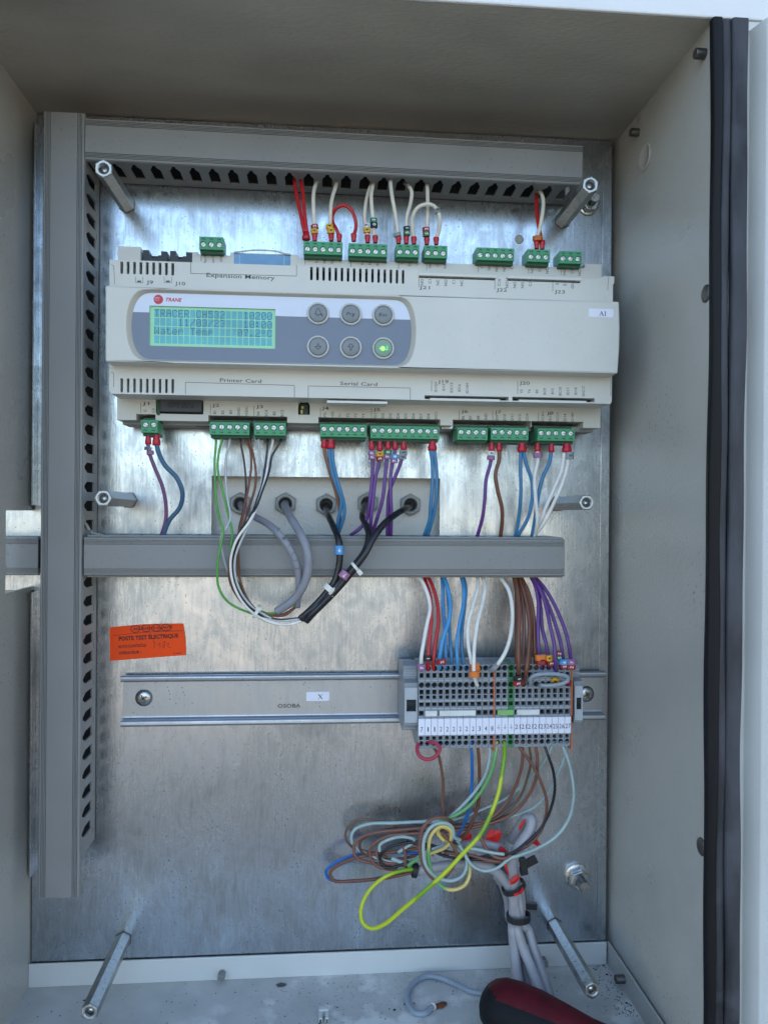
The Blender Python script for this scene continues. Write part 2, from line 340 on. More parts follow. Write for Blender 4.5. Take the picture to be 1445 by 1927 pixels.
# side channel with the rubber door seal and outer frame on the right
b = MB(); b.slab([(XR+2, DF-14), (XR+2, DF-.5), (XR+17, DF-.5), (XR+17, DF-6), (XR+24, DF-6), (XR+27, DF+6), (XR+31, DF+9), (XR+60, DF+9), (XR+60, DF-14)], [], ZF-10, ZT-.6, mp_z); b.obj('door_frame', M_FLANGE, cab, .6)
def wavy_strip(x0, x1, d0, d1, amp, seed, n=70):
    rnd = random.Random(seed); mb = MB(); ph = [rnd.uniform(0, 6) for _ in range(4)]; vs = []
    for i in range(n+1):
        z = ZF-8+(ZT-.8-ZF+8)*i/n; t = i/n
        e0 = amp*(math.sin(t*9+ph[0])+.5*math.sin(t*31+ph[1])); e1 = amp*(math.sin(t*7+ph[2])+.5*math.sin(t*41+ph[3])); dd = .5*math.sin(t*23+ph[1])
        vs += [(x0+e0, -d0, z), (x0+e0, -(d1-.8+dd), z), (x0+e0+1, -(d1+dd), z), (x1+e1-1, -(d1+dd), z), (x1+e1, -(d1-.8+dd), z), (x1+e1, -d0, z)]
    fs = [(k*6+i, k*6+(i+1) % 6, (k+1)*6+(i+1) % 6, (k+1)*6+i) for k in range(n) for i in range(6)]
    mb.add(vs, fs, 0, True); return mb
wavy_strip(XR-1.6, XR+4.2, DF-.4, DF+4, .55, 1).obj('rubber_seal', M_RUB, cab)
wavy_strip(XR+3.8, XR+9.0, DF, DF+2.6, .25, 2).obj('rubber_seal', M_RUBH, cab)
wavy_strip(XR+9.2, XR+17.8, DF, DF+4.0, .5, 3).obj('rubber_seal', M_RUBH, cab)
def stud(p, axis, r, L, name='threaded_stud', mt=M_DKSTEEL, parent=cab):
    prof = []; k = 0; t = 0
    while t < L:
        prof += [(t, r), (t+.35, r*.86)]; t += .8
    prof.append((L, r*.9)); mb = MB(); mb.lathe(p, axis, prof, 16); return mb.obj(name, mt, parent)
X1 = Vector((1, 0, 0)); Y1 = Vector((0, 1, 0)); Z1 = Vector((0, 0, 1))
stud(atx(1330, 101, XR+1)+Vector((0,0,0)), -X1, 3.0, 7); stud(atx(1204, 249, XR+1), -X1, 2.8, 6.5)
stud(Vector((210.5, atx(1176, 1868, 209).y, -319.5)), -X1, 3.0, 8)
for px, py in ((418, 1832),(1021, 1806)):
    p = at(px, py, 2.6); stud(p, -Y1, 2.5, 7, mt=M_BOLT)
p = atx(1214, 295, XR); b = MB(); b.lathe(p, -X1, [(0, 9), (.6, 9), (1.0, 8.2), (.5, 7.6), (.4, 0.1)], 28); b.obj('hole_plug', M_PAINT, cab)
for py in (548, 1608):
    p = Vector((XR, -131.5, atx(1336, py, XR).z)); b = MB(); b.lathe(p+Vector((0,0,0)), -X1, [(0, 5), (.6, 4.8), (1.1, 3.8), (1.4, 2.2), (1.45, .1)], 24); b.obj('rivet_head', M_DKSTEEL, cab)

# dirt on the cabinet floor: nobody could count it
b = MB(); rnd = random.Random(3)
for i in range(520):
    x = rnd.uniform(XL+3, 205); d = rnd.uniform(4, 120); r = rnd.uniform(.2, .6)*(2.2 if rnd.random() < .04 else 1)
    if i > 330: x = 207-abs(rnd.gauss(0, 9)); d = rnd.uniform(3, 60)
    n = 5; a0 = rnd.uniform(0, 6); vs = [(x+r*rnd.uniform(.5, 1.3)*math.cos(a0+k*1.257), -(d+r*rnd.uniform(.5, 1.6)*math.sin(a0+k*1.257)), ZF+.05) for k in range(n)]+[(x, -d, ZF+r*.6)]
    b.add(vs, [(k, (k+1) % n, n) for k in range(n)])
b.obj('floor_grit', mat('grit', (.035, .03, .028), .9), kind='stuff', origin=(0, 0, ZF), label='dark grit and crumbs scattered on the cabinet floor', cat='dirt')

# ================================================================== MOUNTING PLATE
pl = thing('mounting_plate', (0, 2, -311), 'galvanised steel mounting plate with a rectangular cut-out behind the ducts', 'mounting plate')
b = MB()
outer = [(-196.4, -311), (207.6, -311), (207.6, 270.4), (-196.4, 270.4), (-196.4, -.8), (-262, -.8), (-262, -56), (-196.4, -56)]
cut = rect(-77.2, 83.4, -40, 23.6)
b.slab(outer, [cut], -1.8, 0, mp_d); b.obj('steel_sheet', M_GALV, pl)
b = MB(); b.box(200.8, 207.4, .02, .55, -310, 268); b.obj('folded_edge', M_GALV, pl, .25)
b = MB(); b.box(-196.3, -194.8, .02, 7, -250, -57); b.box(-196.3, -194.8, .02, 7, 2, 262); b.obj('folded_edge', M_GALV, pl, .25)
def hexnut(p, r, h, washer, sr, sl, parent, tilt=0):
    mb = MB(); mb.lathe(p, -Y1, [(0, washer), (1.2, washer), (1.5, washer-.4), (1.5, r*.6)], 32, capb=False); mb.obj('washer', M_ZINC, parent)
    mb = MB(); mb.lathe(p-Y1*1.5, -Y1, [(0, r), (h*.85, r), (h, r*.9), (h, sr)], 6, smooth=False, capb=False, ph=tilt); mb.obj('hex_nut', M_ZINC, parent, .25)
    stud(p-Y1*2, -Y1, sr, sl, 'threaded_stud', M_BOLT, parent)
hexnut(at(1085, 1649, 0), 7.6, 6.5, 9.2, 3.8, 15, pl, .3)
hexnut(at(1106, 386, 0), 6.6, 5.5, 7.6, 3.4, 13, pl, .1)
# dimple ring near the upper connectors
b = MB(); p = at(977, 450, 0); b.lathe(p, -Y1, [(0, 3.2), (.25, 2.6), (.1, 2.0), (.1, .1)], 20); b.obj('weld_mark', mat('weld_grey', (.45, .44, .40), .6, .5, .5, 500, .3, 400), pl)

# scratches (one shallow engraved set, part of the plate)
b = MB(); rnd = random.Random(11)
def scratch(pts, w=.12):
    P = [at(x, y, .05) for x, y in pts]; P = smooth_path(P, 5)
    for i in range(len(P)-1):
        t = (P[i+1]-P[i]).normalized(); nrm = Vector((-t.z, 0, t.x))*w
        b.add([P[i]-nrm, P[i]+nrm, P[i+1]+nrm, P[i+1]-nrm], [(0, 1, 2, 3)])
for i in range(16):
    x = rnd.uniform(230, 1080); y = rnd.uniform(1430, 1740); L = rnd.uniform(6, 26); a = rnd.uniform(-.9, .9)
    scratch([(x, y), (x+L*math.cos(a)*.5, y+L*math.sin(a)*.5+rnd.uniform(-3, 3)), (x+L*math.cos(a), y+L*math.sin(a))], .07)
scratch([(320, 1556), (335, 1562), (350, 1575), (368, 1595), (372, 1608)], .08); scratch([(352, 1598), (362, 1588), (372, 1575), (382, 1580), (380, 1592), (370, 1590)], .08)
scratch([(388, 1575), (398, 1568), (402, 1582), (392, 1592), (388, 1575)], .08); scratch([(405, 1560), (414, 1566), (410, 1580)], .08)
scratch([(200, 1615), (260, 1600), (330, 1580)], .06); scratch([(240, 1660), (248, 1650), (252, 1640)], .06)
b.obj('scratches', mat('bare_scratch', (.62, .64, .66), .5, .6), pl)

# ================================================================== CABLE DUCTS
def duct(name, L, Wd, Hd, label, slots=(True, True), pitch=12.5, cut=None, cover_start=0, cover_end=0, base_end=0, horizontal=True, origin=(0, 0, 0), phase=6, tilt=0, flip=False, splay=0):
    """built lying along +x from the origin, width along z, then turned. u along, v across (-W/2..W/2), t depth"""
    t = thing(name, origin, label, 'cable duct')
    O = Vector(origin)
    def mp(u, v, dd):
        if horizontal:
            q = Vector((u, -dd, v))
            if tilt: q = Vector((u*math.cos(tilt)-v*math.sin(tilt), -dd, u*math.sin(tilt)+v*math.cos(tilt)))
            return O+q
        return O+Vector((v, -dd, -u))          # runs downwards
    # cover: profile in (v, depth) swept along u
    w = Wd/2; gr = []
    def gpos(a): return [(a-.26, Hd), (a-.16, Hd-.75), (a+.16, Hd-.75), (a+.26, Hd)]
    prof = [(-w, Hd-4.2), (-w, Hd-1.2), (-w+.5, Hd-.25), (-w+1.0, Hd)]
    for a in (1.9, 2.8, 3.7, 4.6): prof += gpos(-w+a)
    for a in (4.6, 3.7, 2.8, 1.9): prof += gpos(w-a)
    prof += [(w-1.0, Hd), (w-.5, Hd-.25), (w, Hd-1.2), (w, Hd-4.2), (w-1.1, Hd-4.2), (w-1.1, Hd-1.4), (-w+1.1, Hd-1.4), (-w+1.1, Hd-4.2)]
    mb = MB(); n = len(prof); a, e = cover_start, L-cover_end
    mb.add([mp(u, v, dd) for u in (a, e) for v, dd in prof], [(i, (i+1) % n, n+(i+1) % n, n+i) for i in range(n)])
    tr = tessellate_polygon([[Vector((v, dd, 0)) for v, dd in prof]])
    for u in (a, e): mb.add([mp(u, v, dd) for v, dd in prof], tr)
    mb.obj('duct_cover', M_DUCT, t)
    # base
    mb = MB(); Lb = L-base_end
    mb.add([mp(u, v, dd) for u in (.8, Lb) for v, dd in ((-w+.8, .2), (w-.8, .2), (w-.8, 1.6), (-w+.8, 1.6))], [(0, 1, 5, 4), (1, 2, 6, 5), (2, 3, 7, 6), (3, 0, 4, 7), (0, 1, 2, 3), (4, 5, 6, 7)])
    mb.obj('duct_base', mat('shaded_duct_base', (.06, .06, .06), .5), t)  # near-black so the slots read dark; inner shade is put into the colour
    # slotted side walls
    for si, sgn in enumerate((-1, 1)):
        holes = []
        if slots[si]:
            u = phase
            while u < Lb-4:
                k = 1
                holes.append([(u-1.2, Hd-2.4), (u-1.2, Hd-9), (u-3.4, Hd-13.5), (u-3.4, 9.5), (u+3.4, 9.5), (u+3.4, Hd-13.5), (u+1.2, Hd-9), (u+1.2, Hd-2.4)])
                if int(u/pitch) % 2 == 0: holes.append([(u+4.4, 6.5), (u+8.2, 6.5), (u+8.2, 7.8), (u+4.4, 7.8)])
                u += pitch
        out = [(.8, .3), (Lb, .3), (Lb, Hd-2), (.8, Hd-2)]
        if splay: out = [(.8, .3), (Lb, .3), (Lb, Hd-4.6), (.8, Hd-4.6)]; holes = [[(u_, min(v_, Hd-5.4)) for u_, v_ in h if v_ < Hd-3] for h in holes]
        holes = [h for h in holes if max(q[0] for q in h) < Lb-1]
        mb = MB(); m1 = lambda u, v, th, s=sgn: mp(u, s*(w-1.15-th+splay), v)
        mb.slab(out, holes, 1.1, 0, m1); mb.obj('slotted_wall', M_DUCTIN if slots[si] else M_DUCTIN, t)
    return t
duct('cable_duct', 502, 26, 38, 'tall vertical grey cable duct down the left side', horizontal=False, origin=(-166.2, 0, 253), phase=24, pitch=12.62, base_end=22)
duct('cable_duct', 325.6, 27, 38, 'long grey cable duct running across the top under the cabinet ceiling', origin=(-153.0, 0, 236.9), phase=16, pitch=12.6, tilt=math.radians(-.45), base_end=0)
duct('cable_duct', 314.6, 25, 38, 'grey cable duct across the middle below the controller', origin=(-152.0, 0, -30.6), phase=9, pitch=12.6, splay=2.3)
duct('cable_duct', 78, 25, 34, 'short grey duct stub passing through the left cabinet wall', origin=(-259.9, 0, -30.6), phase=6)

# ================================================================== STANDOFFS
def standoff(bx, by, tx, ty, L, r, label, ph=.2):
    p0 = at(bx, by, 0); p1 = at(tx, ty, L); ax = p1-p0; Ln = ax.length
    t = thing('hex_standoff', p0, label, 'standoff', 'hexagonal steel standoffs on the mounting plate')
    mb = MB(); mb.lathe(p0, ax, [(0, r*.94), (.8, r), (Ln-.7, r), (Ln, r*.93), (Ln, r*.80)], 6, smooth=False, capb=False, ph=ph); mb.lathe(p0, ax, [(Ln-.3, r*.86), (Ln+.12, r*.83), (Ln+.12, r*.60), (Ln-.5, r*.52)], 28, capa=False, capb=False); mb.obj('pillar', M_PILL, t, .12)
    mb = MB(); e = p0+ax.normalized()*Ln
    prof = [(-.3, r*.56)]
    for k in range(5): prof += [(-.5-k*.8, r*.46), (-.9-k*.8, r*.54)]
    prof.append((-4.4, .1)); mb.lathe(e, ax, prof, 20, capa=False, capb=False); mb.obj('threaded_hole', M_ZINC, t)
    mb = MB(); mb.lathe(p0, ax, [(.02, r*1.12), (.6, r*1.12)], 6, smooth=False, ph=ph); mb.obj('dark_base_ring', M_DKSTEEL, t)  # dark ring outlining the foot of the pillar
    return t
standoff(239, 385, 194.8, 316.4, 70, 5.6, 'hexagonal steel standoff in the top left corner under the top duct', .5)
standoff(1058, 415, 1111, 347, 70, 5.6, 'hexagonal steel standoff in the top right corner in front of the nut', .4)
standoff(243, 941, 194, 937.4, 67, 5.4, 'hexagonal steel standoff at mid height beside the vertical duct', .0)
standoff(1049, 948, 1104, 945.8, 67, 5.4, 'hexagonal steel standoff at mid height on the right', .0)
standoff(232, 1768, 168, 1907, 80, 5.4, 'long hexagonal steel standoff at the bottom left above the floor flange', .5)
standoff(1043, 1742, 1114.5, 1865.5, 80, 5.4, 'long hexagonal steel standoff at the bottom right beside the grey cables', .5)

# ================================================================== CONTROLLER
ct = thing('controller', (27, 0, 57), 'long beige rail-mounted controller with a lit display and six round buttons', 'controller')
X0, X1c = -132.6, 188.2
# lowest tier
def vx(px, d=54): return at(px, 500, d).x
top = [(189.2, 57), (189.2, 170.3), (177, 170.3), (177, 169.2)]
tz = lambda py, px=600, d=31: at(px, py, d).z
o3 = [(-133.8, 58)]
def xx(px): return at(px, 700, 31).x
for a, c in ((257, 293), (393, 541), (600, 829), (853, 1000), (1001, 1098)):
    o3 += [(xx(a), 58), (xx(a), 62.0), (xx(c), 62.0), (xx(c), 58)]
o3 += [(189.0, 58), (189.0, 170.2), (xx(1098), 170.2), (xx(1098), 167.4), (xx(560), 167.2), (xx(560), 169.6), (xx(432), 169.6), (xx(432), 167.6), (xx(371), 167.6), (xx(371), 169.0), (xx(360), 169.0), (xx(360), 155.5), (xx(263), 155.5), (xx(263), 171.2), (xx(258), 171.2), (-133.9, 171.2)]
b = MB()
led = [(xx(564), 60.5+0)]+[]
lx = at(572, 780, 31); ledh = [(lx.x-3.8, 63.6), (lx.x+3.8, 63.6), (lx.x+3.8, 69.5)]+[(lx.x+3.8*math.cos(a), 69.5+3.8*math.sin(a)) for a in [math.pi*i/8 for i in range(1, 8)]]+[(lx.x-3.8, 69.5)]
fx0, fx1 = xx(302), xx(383); fuse_hole = rect(xx(294), fx1, 62.6, 74.0)
b.slab(o3, [ledh, fuse_hole], 10, 31, mp_d, pit=5); b.obj('base_housing', [M_BEIGE, M_PIT], ct, .4)
b = MB(); b.box(xx(296), xx(301.5), 18, 31.3, 61.5, 74.0); b.obj('circuit_board', M_DGREEN, ct)
b = MB(); b.box(lx.x-2.8, lx.x+2.6, 26.1, 27.5, 64, 71); b.box(lx.x-2.3, lx.x-.9, 27.4, 28.8, 64.6, 67, 1); b.box(lx.x+.6, lx.x+2, 27.4, 28.6, 65, 69, 2); b.box(lx.x-1.8, lx.x-.4, 27.4, 28.4, 68, 69.4, 1)
b.obj('circuit_board', [M_DGREEN, YEL, M_DARKP], ct)
b = MB(); b.box(fx0+.2, xx(381), 27, 33.5, 63.6, 72.2); fo = b.obj('fuse_holder', mat('fuse_black', (.045, .047, .055), .45, 0, .1), ct, .5)
b = MB(); text(b, 'FUSE 5x20', Vector(((fx0+xx(381))/2, -33.58, 67.9)), 3.3, 16.5, rot=180, bold=.02); b.obj('lettering', M_INK, fo)
# support clip below the housing and lower rim
b = MB(); b.box(-132.5, 187, 6, 22, 56.0, 59.8); b.obj('lower_rim', mat('rim_grey', (.30, .30, .285), .5), ct, .4)
b = MB(); p = at(380, 806, 20); b.slab([(p.x-8, 58), (p.x+7, 58), (p.x+7, 54.0), (p.x+2, 54.2), (p.x-3, 55)], [], 14, 18, mp_d); b.obj('rail_clip', mat('clip_grey', (.12, .12, .13), .5), ct, .4)
for px in (520, 843):
    b = MB(); q = at(px, 800, 20); b.box(q.x-5, q.x+5, 17, 23, 56.6, 58.6); b.obj('rail_clip', M_BOLT, ct, .2)

# middle tier with vents and card slots
def vent(px, y0, y1, w=1.35, d=54):
    a = at(px, y0, d); c = at(px, y1, d); x = (a.x+c.x)/2; r = w/2
    return [(x-r, c.z+r), (x-r*.6, c.z+.1), (x+r*.6, c.z+.1), (x+r, c.z+r), (x+r, a.z-.2), (x-r, a.z-.2)]
h2 = []
for i in range(9): h2.append(vent(229+i*12.0, 491.0+i*.35, 515+i*.4, 1.75))
for i in range(16): h2.append(vent(586+i*11.5, 501+i*.4, 527+i*.45, 1.6))
for i in range(9): h2.append(vent(229+i*12.0, 711+i*.2, 738.5+i*.2, 1.6))
def slit(pa, pb, y0, y1):
    a = at(pa, y0, 54); c = at(pb, y1, 54); return rect(a.x, c.x, c.z, a.z)
h2 += [rect(at(789,515,54).x, at(932,515,54).x, 149.7, 151.1), rect(at(955,515,54).x, at(1092,515,54).x, 149.7, 151.1), slit(799, 957, 743.5, 750), slit(964, 1119, 744.5, 751.5)]
h2 = h2[:-2]+[rect(at(799, 750, 54).x, at(957, 750, 54).x, 72.2, 74.6), rect(at(964, 750, 54).x, at(1119, 750, 54).x, 72.2, 74.8)]
o2 = [(-132.6, 73.4), (-131.6, 71.6), (187.2, 71.4), (188.0, 73), (188.0, 90), (189.2, 90), (189.2, 92), (188.2, 100), (188.2, 150), (189.0, 150), (189.0, 154.9), (xx(1112)+0, 154.9), (xx(1100), 152.6), (xx(960), 152.6), (xx(948), 153.6), (xx(944), 152.6), (xx(784), 152.7), (xx(776), 154.9), (-132.9, 154.9)]
b = MB(); b.slab(o2, h2, 31, 54, mp_d, pit=9); b.obj('middle_housing', [M_BEIGE, M_PIT], ct, .35)
# snap tabs / card covers on the middle tier
def tab(pa, pb, py0, py1, d0, d1, name='card_tab', mt=M_BEIGE2):
    a = at(pa, py0, d1); c = at(pb, py1, d1); mb = MB(); mb.box(a.x, c.x, d0, d1, c.z, a.z); return mb.obj(name, mt, ct, .25)
tab(809, 941, 748.5, 756, 50, 55.6); tab(976, 1104, 751.5, 759, 50, 55.6); tab(615, 729, 753, 760, 40, 53.9)
for pa, pb in ((787, 934), (954, 1094)):
    mb = MB(); mb.box(at(pa, 515, 54).x, at(pb, 515, 54).x, 50, 55, 151.15, 152.9); mb.obj('card_tab', M_BEIGE2, ct, .25)
# dark gap over the memory window, the blue window, its sprung lid
a = at(440, 468, 33); c = at(546, 496, 33)
b = MB(); b.box(a.x, c.x, 20, 31.4, 156, 168.9); mw = b.obj('memory_window', mat('blue_window', (.10, .26, .46), .12, 0, 0, 900, .15, 90, coat=.6), ct, .2)
b = MB(); b.tube([Vector((a.x, -32, 169.4)), Vector((a.x+5, -32.4, 170.0)), Vector((a.x+14, -33.2, 170.9)), Vector((c.x-9, -33.2, 170.6)), Vector((c.x-4, -32.4, 169.6)), Vector((c.x, -32, 169.2))], .55, 8); b.obj('window_lid', plastic('clear_lid', (.55, .52, .47), .15), mw)
b = MB(); mx_ = (a.x+c.x)/2; b.tube([Vector((mx_+6.5*math.cos(t), -31.6, 156+5.5*math.sin(t))) for t in [math.pi*i/12 for i in range(13)]], .22, 6); b.box(a.x+3.4, a.x+3.8, 31.2, 31.6, 156, 168); b.box(c.x-4.2, c.x-3.8, 31.2, 31.6, 156, 168); b.obj('window_rib', plastic('rib', (.35, .55, .62), .2), mw)
# two modular jacks, upper left
for pa, pb, nm in ((266, 312, 'a'), (317, 359, 'b')):
    x0, x1 = xx(pa), xx(pb); b = MB()
    o = [(x0, 156), (x1, 156), (x1, 169.4), (x1-4, 169.6), (x1-4, 166.8), (x1-6, 166.8), (x1-6, 165), (x0+5.5, 165), (x0+5.5, 166.8), (x0+3.8, 166.8), (x0+3.8, 170), (x0, 170)]
    b.slab(o, [], 20, 29, mp_d); b.box(x0, x1, 12, 20, 156, 169.2); j = b.obj('network_jack', M_DARKP, ct, .2)
    b = MB(); b.box(x0+4.5, x1-4.5, 29.02, 29.6, 157, 160.5); b.obj('contact', M_DGREEN, j)

# main cover with the recessed display panel
def lens_outline(px0, px1, ya, yb, inset=0):
    """panel outline: straight long sides, bulging ends"""
    zt, zb = 133.3-inset, 90.0+inset; z0 = (zt+zb)/2; xa = at(px0, 620, 68).x+inset; xb = at(px1, 620, 68).x-inset; out = []; hh = (zt-zb)/2
    n = 22
    for i in range(n+1):
        a = -math.pi/2+math.pi*i/n; sx = abs(math.cos(a))**.62; out.append((xb-13+13*sx, z0+hh*math.sin(a)))
    for i in range(n+1):
        a = math.pi/2+math.pi*i/n; sx = abs(math.cos(a))**.62; out.append((xa+15-15*sx, z0+hh*math.sin(a)))
    return out
outl = [(-131.2, 88.9), (186.4, 88.7), (187.4, 104), (187.6, 118), (187.0, 134.6), (-131.6, 134.8), (-131.4, 118)]
PO = lens_outline(237, 783, 0, 0)
b = MB()
polys = [[Vector((u, v, 0)) for u, v in outl], [Vector((u, v, 0)) for u, v in PO]]
b.add([mp_d(p.x, p.y, 68) for pl_ in polys for p in pl_], tessellate_polygon(polys))
n = len(outl); b.add([mp_d(u, v, t) for t in (68, 53.5) for u, v in outl], [(i, (i+1) % n, n+(i+1) % n, n+i) for i in range(n)])
PI_ = lens_outline(241, 779, 0, 0, 1.3); n = len(PO)
b.add([mp_d(u, v, 68) for u, v in PO]+[mp_d(u, v, 65.2) for u, v in PI_], [(i, (i+1) % n, n+(i+1) % n, n+i) for i in range(n)], 1, True)
b.obj('front_cover', [M_BEIGE, mat('shaded_bezel_beige', (.47, .44, .37), .4)], ct, .9)  # recess wall in darker beige, its shadow put into the colour
# panel face: pale upper band, slate lower band
zmid = at(600, 594, 65).z
def clip_half(poly, z, upper):
    out = []
    for i in range(len(poly)):
        p, q = poly[i], poly[(i+1) % len(poly)]
        pin = (p[1] >= z) == upper; qin = (q[1] >= z) == upper
        if pin: out.append(p)
        if pin != qin: t = (z-p[1])/(q[1]-p[1]); out.append((p[0]+(q[0]-p[0])*t, z))
    return out
PP = lens_outline(240, 780, 0, 0, 1.3)
zm_l = at(300, 588, 65.2).z
lcdc = (at(281, 600, 65), at(518, 600, 65))
LX0, LX1 = at(281, 615, 65.2).x, at(518, 615, 65.2).x; LZ1, LZ0 = at(400, 578, 65.2).z, at(400, 653, 65.2).z
up = MB(); lo = MB()
M_PALE = mat('pale_blue_foil', (.66, .70, .80), .35, var=.03); M_SLATE = mat('slate_foil', (.17, .20, .26), .38, var=.03)
ZS = zm_l
def panel_piece(mb, upper):
    poly = clip_half(PP, ZS, upper)
    polyv = [Vector((u, v, 0)) for u, v in poly]
    # notch the display out by splitting into left, right and over/under strips
    for x0, x1, z0, z1 in ((-999, LX0, -999, 999), (LX1, 999, -999, 999), (LX0, LX1, LZ1, 999) if upper else (LX0, LX1, -999, LZ0)):
        q = poly
        for ax, lim, keep in ((0, x0, 1), (0, x1, -1), (1, z0, 1), (1, z1, -1)):
            out = []
            for i in range(len(q)):
                p, r = q[i], q[(i+1) % len(q)]; pin = (p[ax]-lim)*keep >= 0; rin = (r[ax]-lim)*keep >= 0
                if pin: out.append(p)
                if pin != rin: t = (lim-p[ax])/(r[ax]-p[ax]); out.append(tuple(p[k]+(r[k]-p[k])*t for k in range(2)))
            q = out
            if not q: break
        if len(q) > 2: mb.add([mp_d(u, v, 65.2) for u, v in q], [tuple(range(len(q)))])
panel_piece(up, True); panel_piece(lo, False)
up.obj('panel_foil', M_PALE, ct, label='pale blue upper band of the display panel'); lo.obj('panel_foil', M_SLATE, ct, label='slate lower band of the display panel')
# display
b = MB()
b.add([mp_d(u, v, t) for t in (65.2, 63.6) for u, v in rect(LX0, LX1, LZ0, LZ1)], [(0, 1, 5, 4), (1, 2, 6, 5), (2, 3, 7, 6), (3, 0, 4, 7)], 1)
b.add([mp_d(u, v, 63.6) for u, v in rect(LX0, LX1, LZ0, LZ1)], [(0, 1, 2, 3)])
M_LCD = mat('lcd_backlight', (.22, .40, .26), .25, emit=(.20, .62, .36, .10), var=.12, vscale=30); lcd = b.obj('display', [M_LCD, plastic('lcd_wall', (.32, .42, .36))], ct)
M_CELL = mat('lcd_cell', (.085, .33, .37), .25, emit=(.05, .36, .40, .06), var=.35, vscale=45); M_DOT = mat('lcd_dot', (.045, .165, .25), .3)
CX0 = LX0+2.6; CW = (LX1-LX0-4.2)/20; CZ1 = LZ1-1.6; CH = (LZ1-LZ0-3.0)/4
b = MB()
for r in range(4):
    for c in range(20):
        x = CX0+c*CW; z = CZ1-(r+1)*CH; b.add([mp_d(u, v, 63.66) for u, v in rect(x, x+CW*.86, z+CH*.1, z+CH)], [(0, 1, 2, 3)])
b.obj('character_cells', M_CELL, lcd)
FONT = {'T': '11111 00100 00100 00100 00100 00100 00100', 'R': '11110 10001 10001 11110 10100 10010 10001', 'A': '01110 10001 10001 11111 10001 10001 10001', 'C': '01110 10001 10000 10000 10000 10001 01110',
 'E': '11111 10000 10000 11110 10000 10000 11111', 'H': '10001 10001 10001 11111 10001 10001 10001', '5': '11111 10000 11110 00001 00001 10001 01110', '3': '01110 10001 00001 00110 00001 10001 01110', '2': '01110 10001 00001 00110 01000 10000 11111',
 '1': '00100 01100 00100 00100 00100 00100 01110', '0': '01110 10001 10011 10101 11001 10001 01110', '/': '00001 00001 00010 00100 01000 10000 10000', '7': '11111 00001 00010 00100 00100 00100 00100', '.': '00000 00000 00000 00000 00000 01100 01100',
 ':': '00000 01100 01100 00000 01100 01100 00000', 'W': '10001 10001 10001 10101 10101 11011 10001', 'a': '00000 00000 01110 00001 01111 10001 01111', 't': '01000 01000 11100 01000 01000 01001 00110', 'e': '00000 00000 01110 10001 11111 10000 01110',
 'r': '00000 00000 10110 11001 10000 10000 10000', 'm': '00000 00000 11010 10101 10101 10101 10101', 'p': '00000 00000 11110 10001 11110 10000 10000', 'o': '01100 10010 10010 01100 00000 00000 00000', '|': '11111 11111 11111 11111 11111 11111 11111'}
b = MB()
for r, s in enumerate(('TRACER CH532   10200', '    11/03/23   10:00', 'Water Temp    07.2oC', '')):
    for c, ch in enumerate(s):
        if ch in FONT:
            for j, row in enumerate(FONT[ch].split()):
                for i, bit in enumerate(row):
                    if bit == '1':
                        pw = CW*.86/5; ph_ = CH*.9/7; x = CX0+c*CW+i*pw; z = CZ1-r*CH-(j+1)*ph_
                        b.add([mp_d(u, v, 63.72) for u, v in rect(x, x+pw*.92, z, z+ph_*.92)], [(0, 1, 2, 3)])
b.obj('lettering', M_DOT, lcd)
# emblem and maker's name on the panel
p = at(298, 563, 65.3); b = MB(); b.lathe(p, -Y1, [(0, 2.85), (.04, 2.85)], 28); em = b.obj('emblem', mat('emblem_red', (.55, .03, .05), .4), ct)
b = MB()
for k, (z, wv) in enumerate(((.9, 2.2), (.1, 2.5), (-.7, 2.3))):
    b.add([p+Vector((-wv+.6*k*.3, -.08, z)), p+Vector((wv*.3, -.08, z+.1)), p+Vector((wv*.3, -.08, z+.45-.1*k)), p+Vector((-wv, -.08, z+.25))], [(0, 1, 2, 3)])
b.obj('emblem_lines', mat('emblem_pink', (.75, .45, .48), .4), em)
b = MB(); text(b, 'TRANE', at(326.5, 563.6, 65.28), 2.1, 9.6, bold=.03, shear=.25); b.obj('lettering', MATS['emblem_red'], ct)
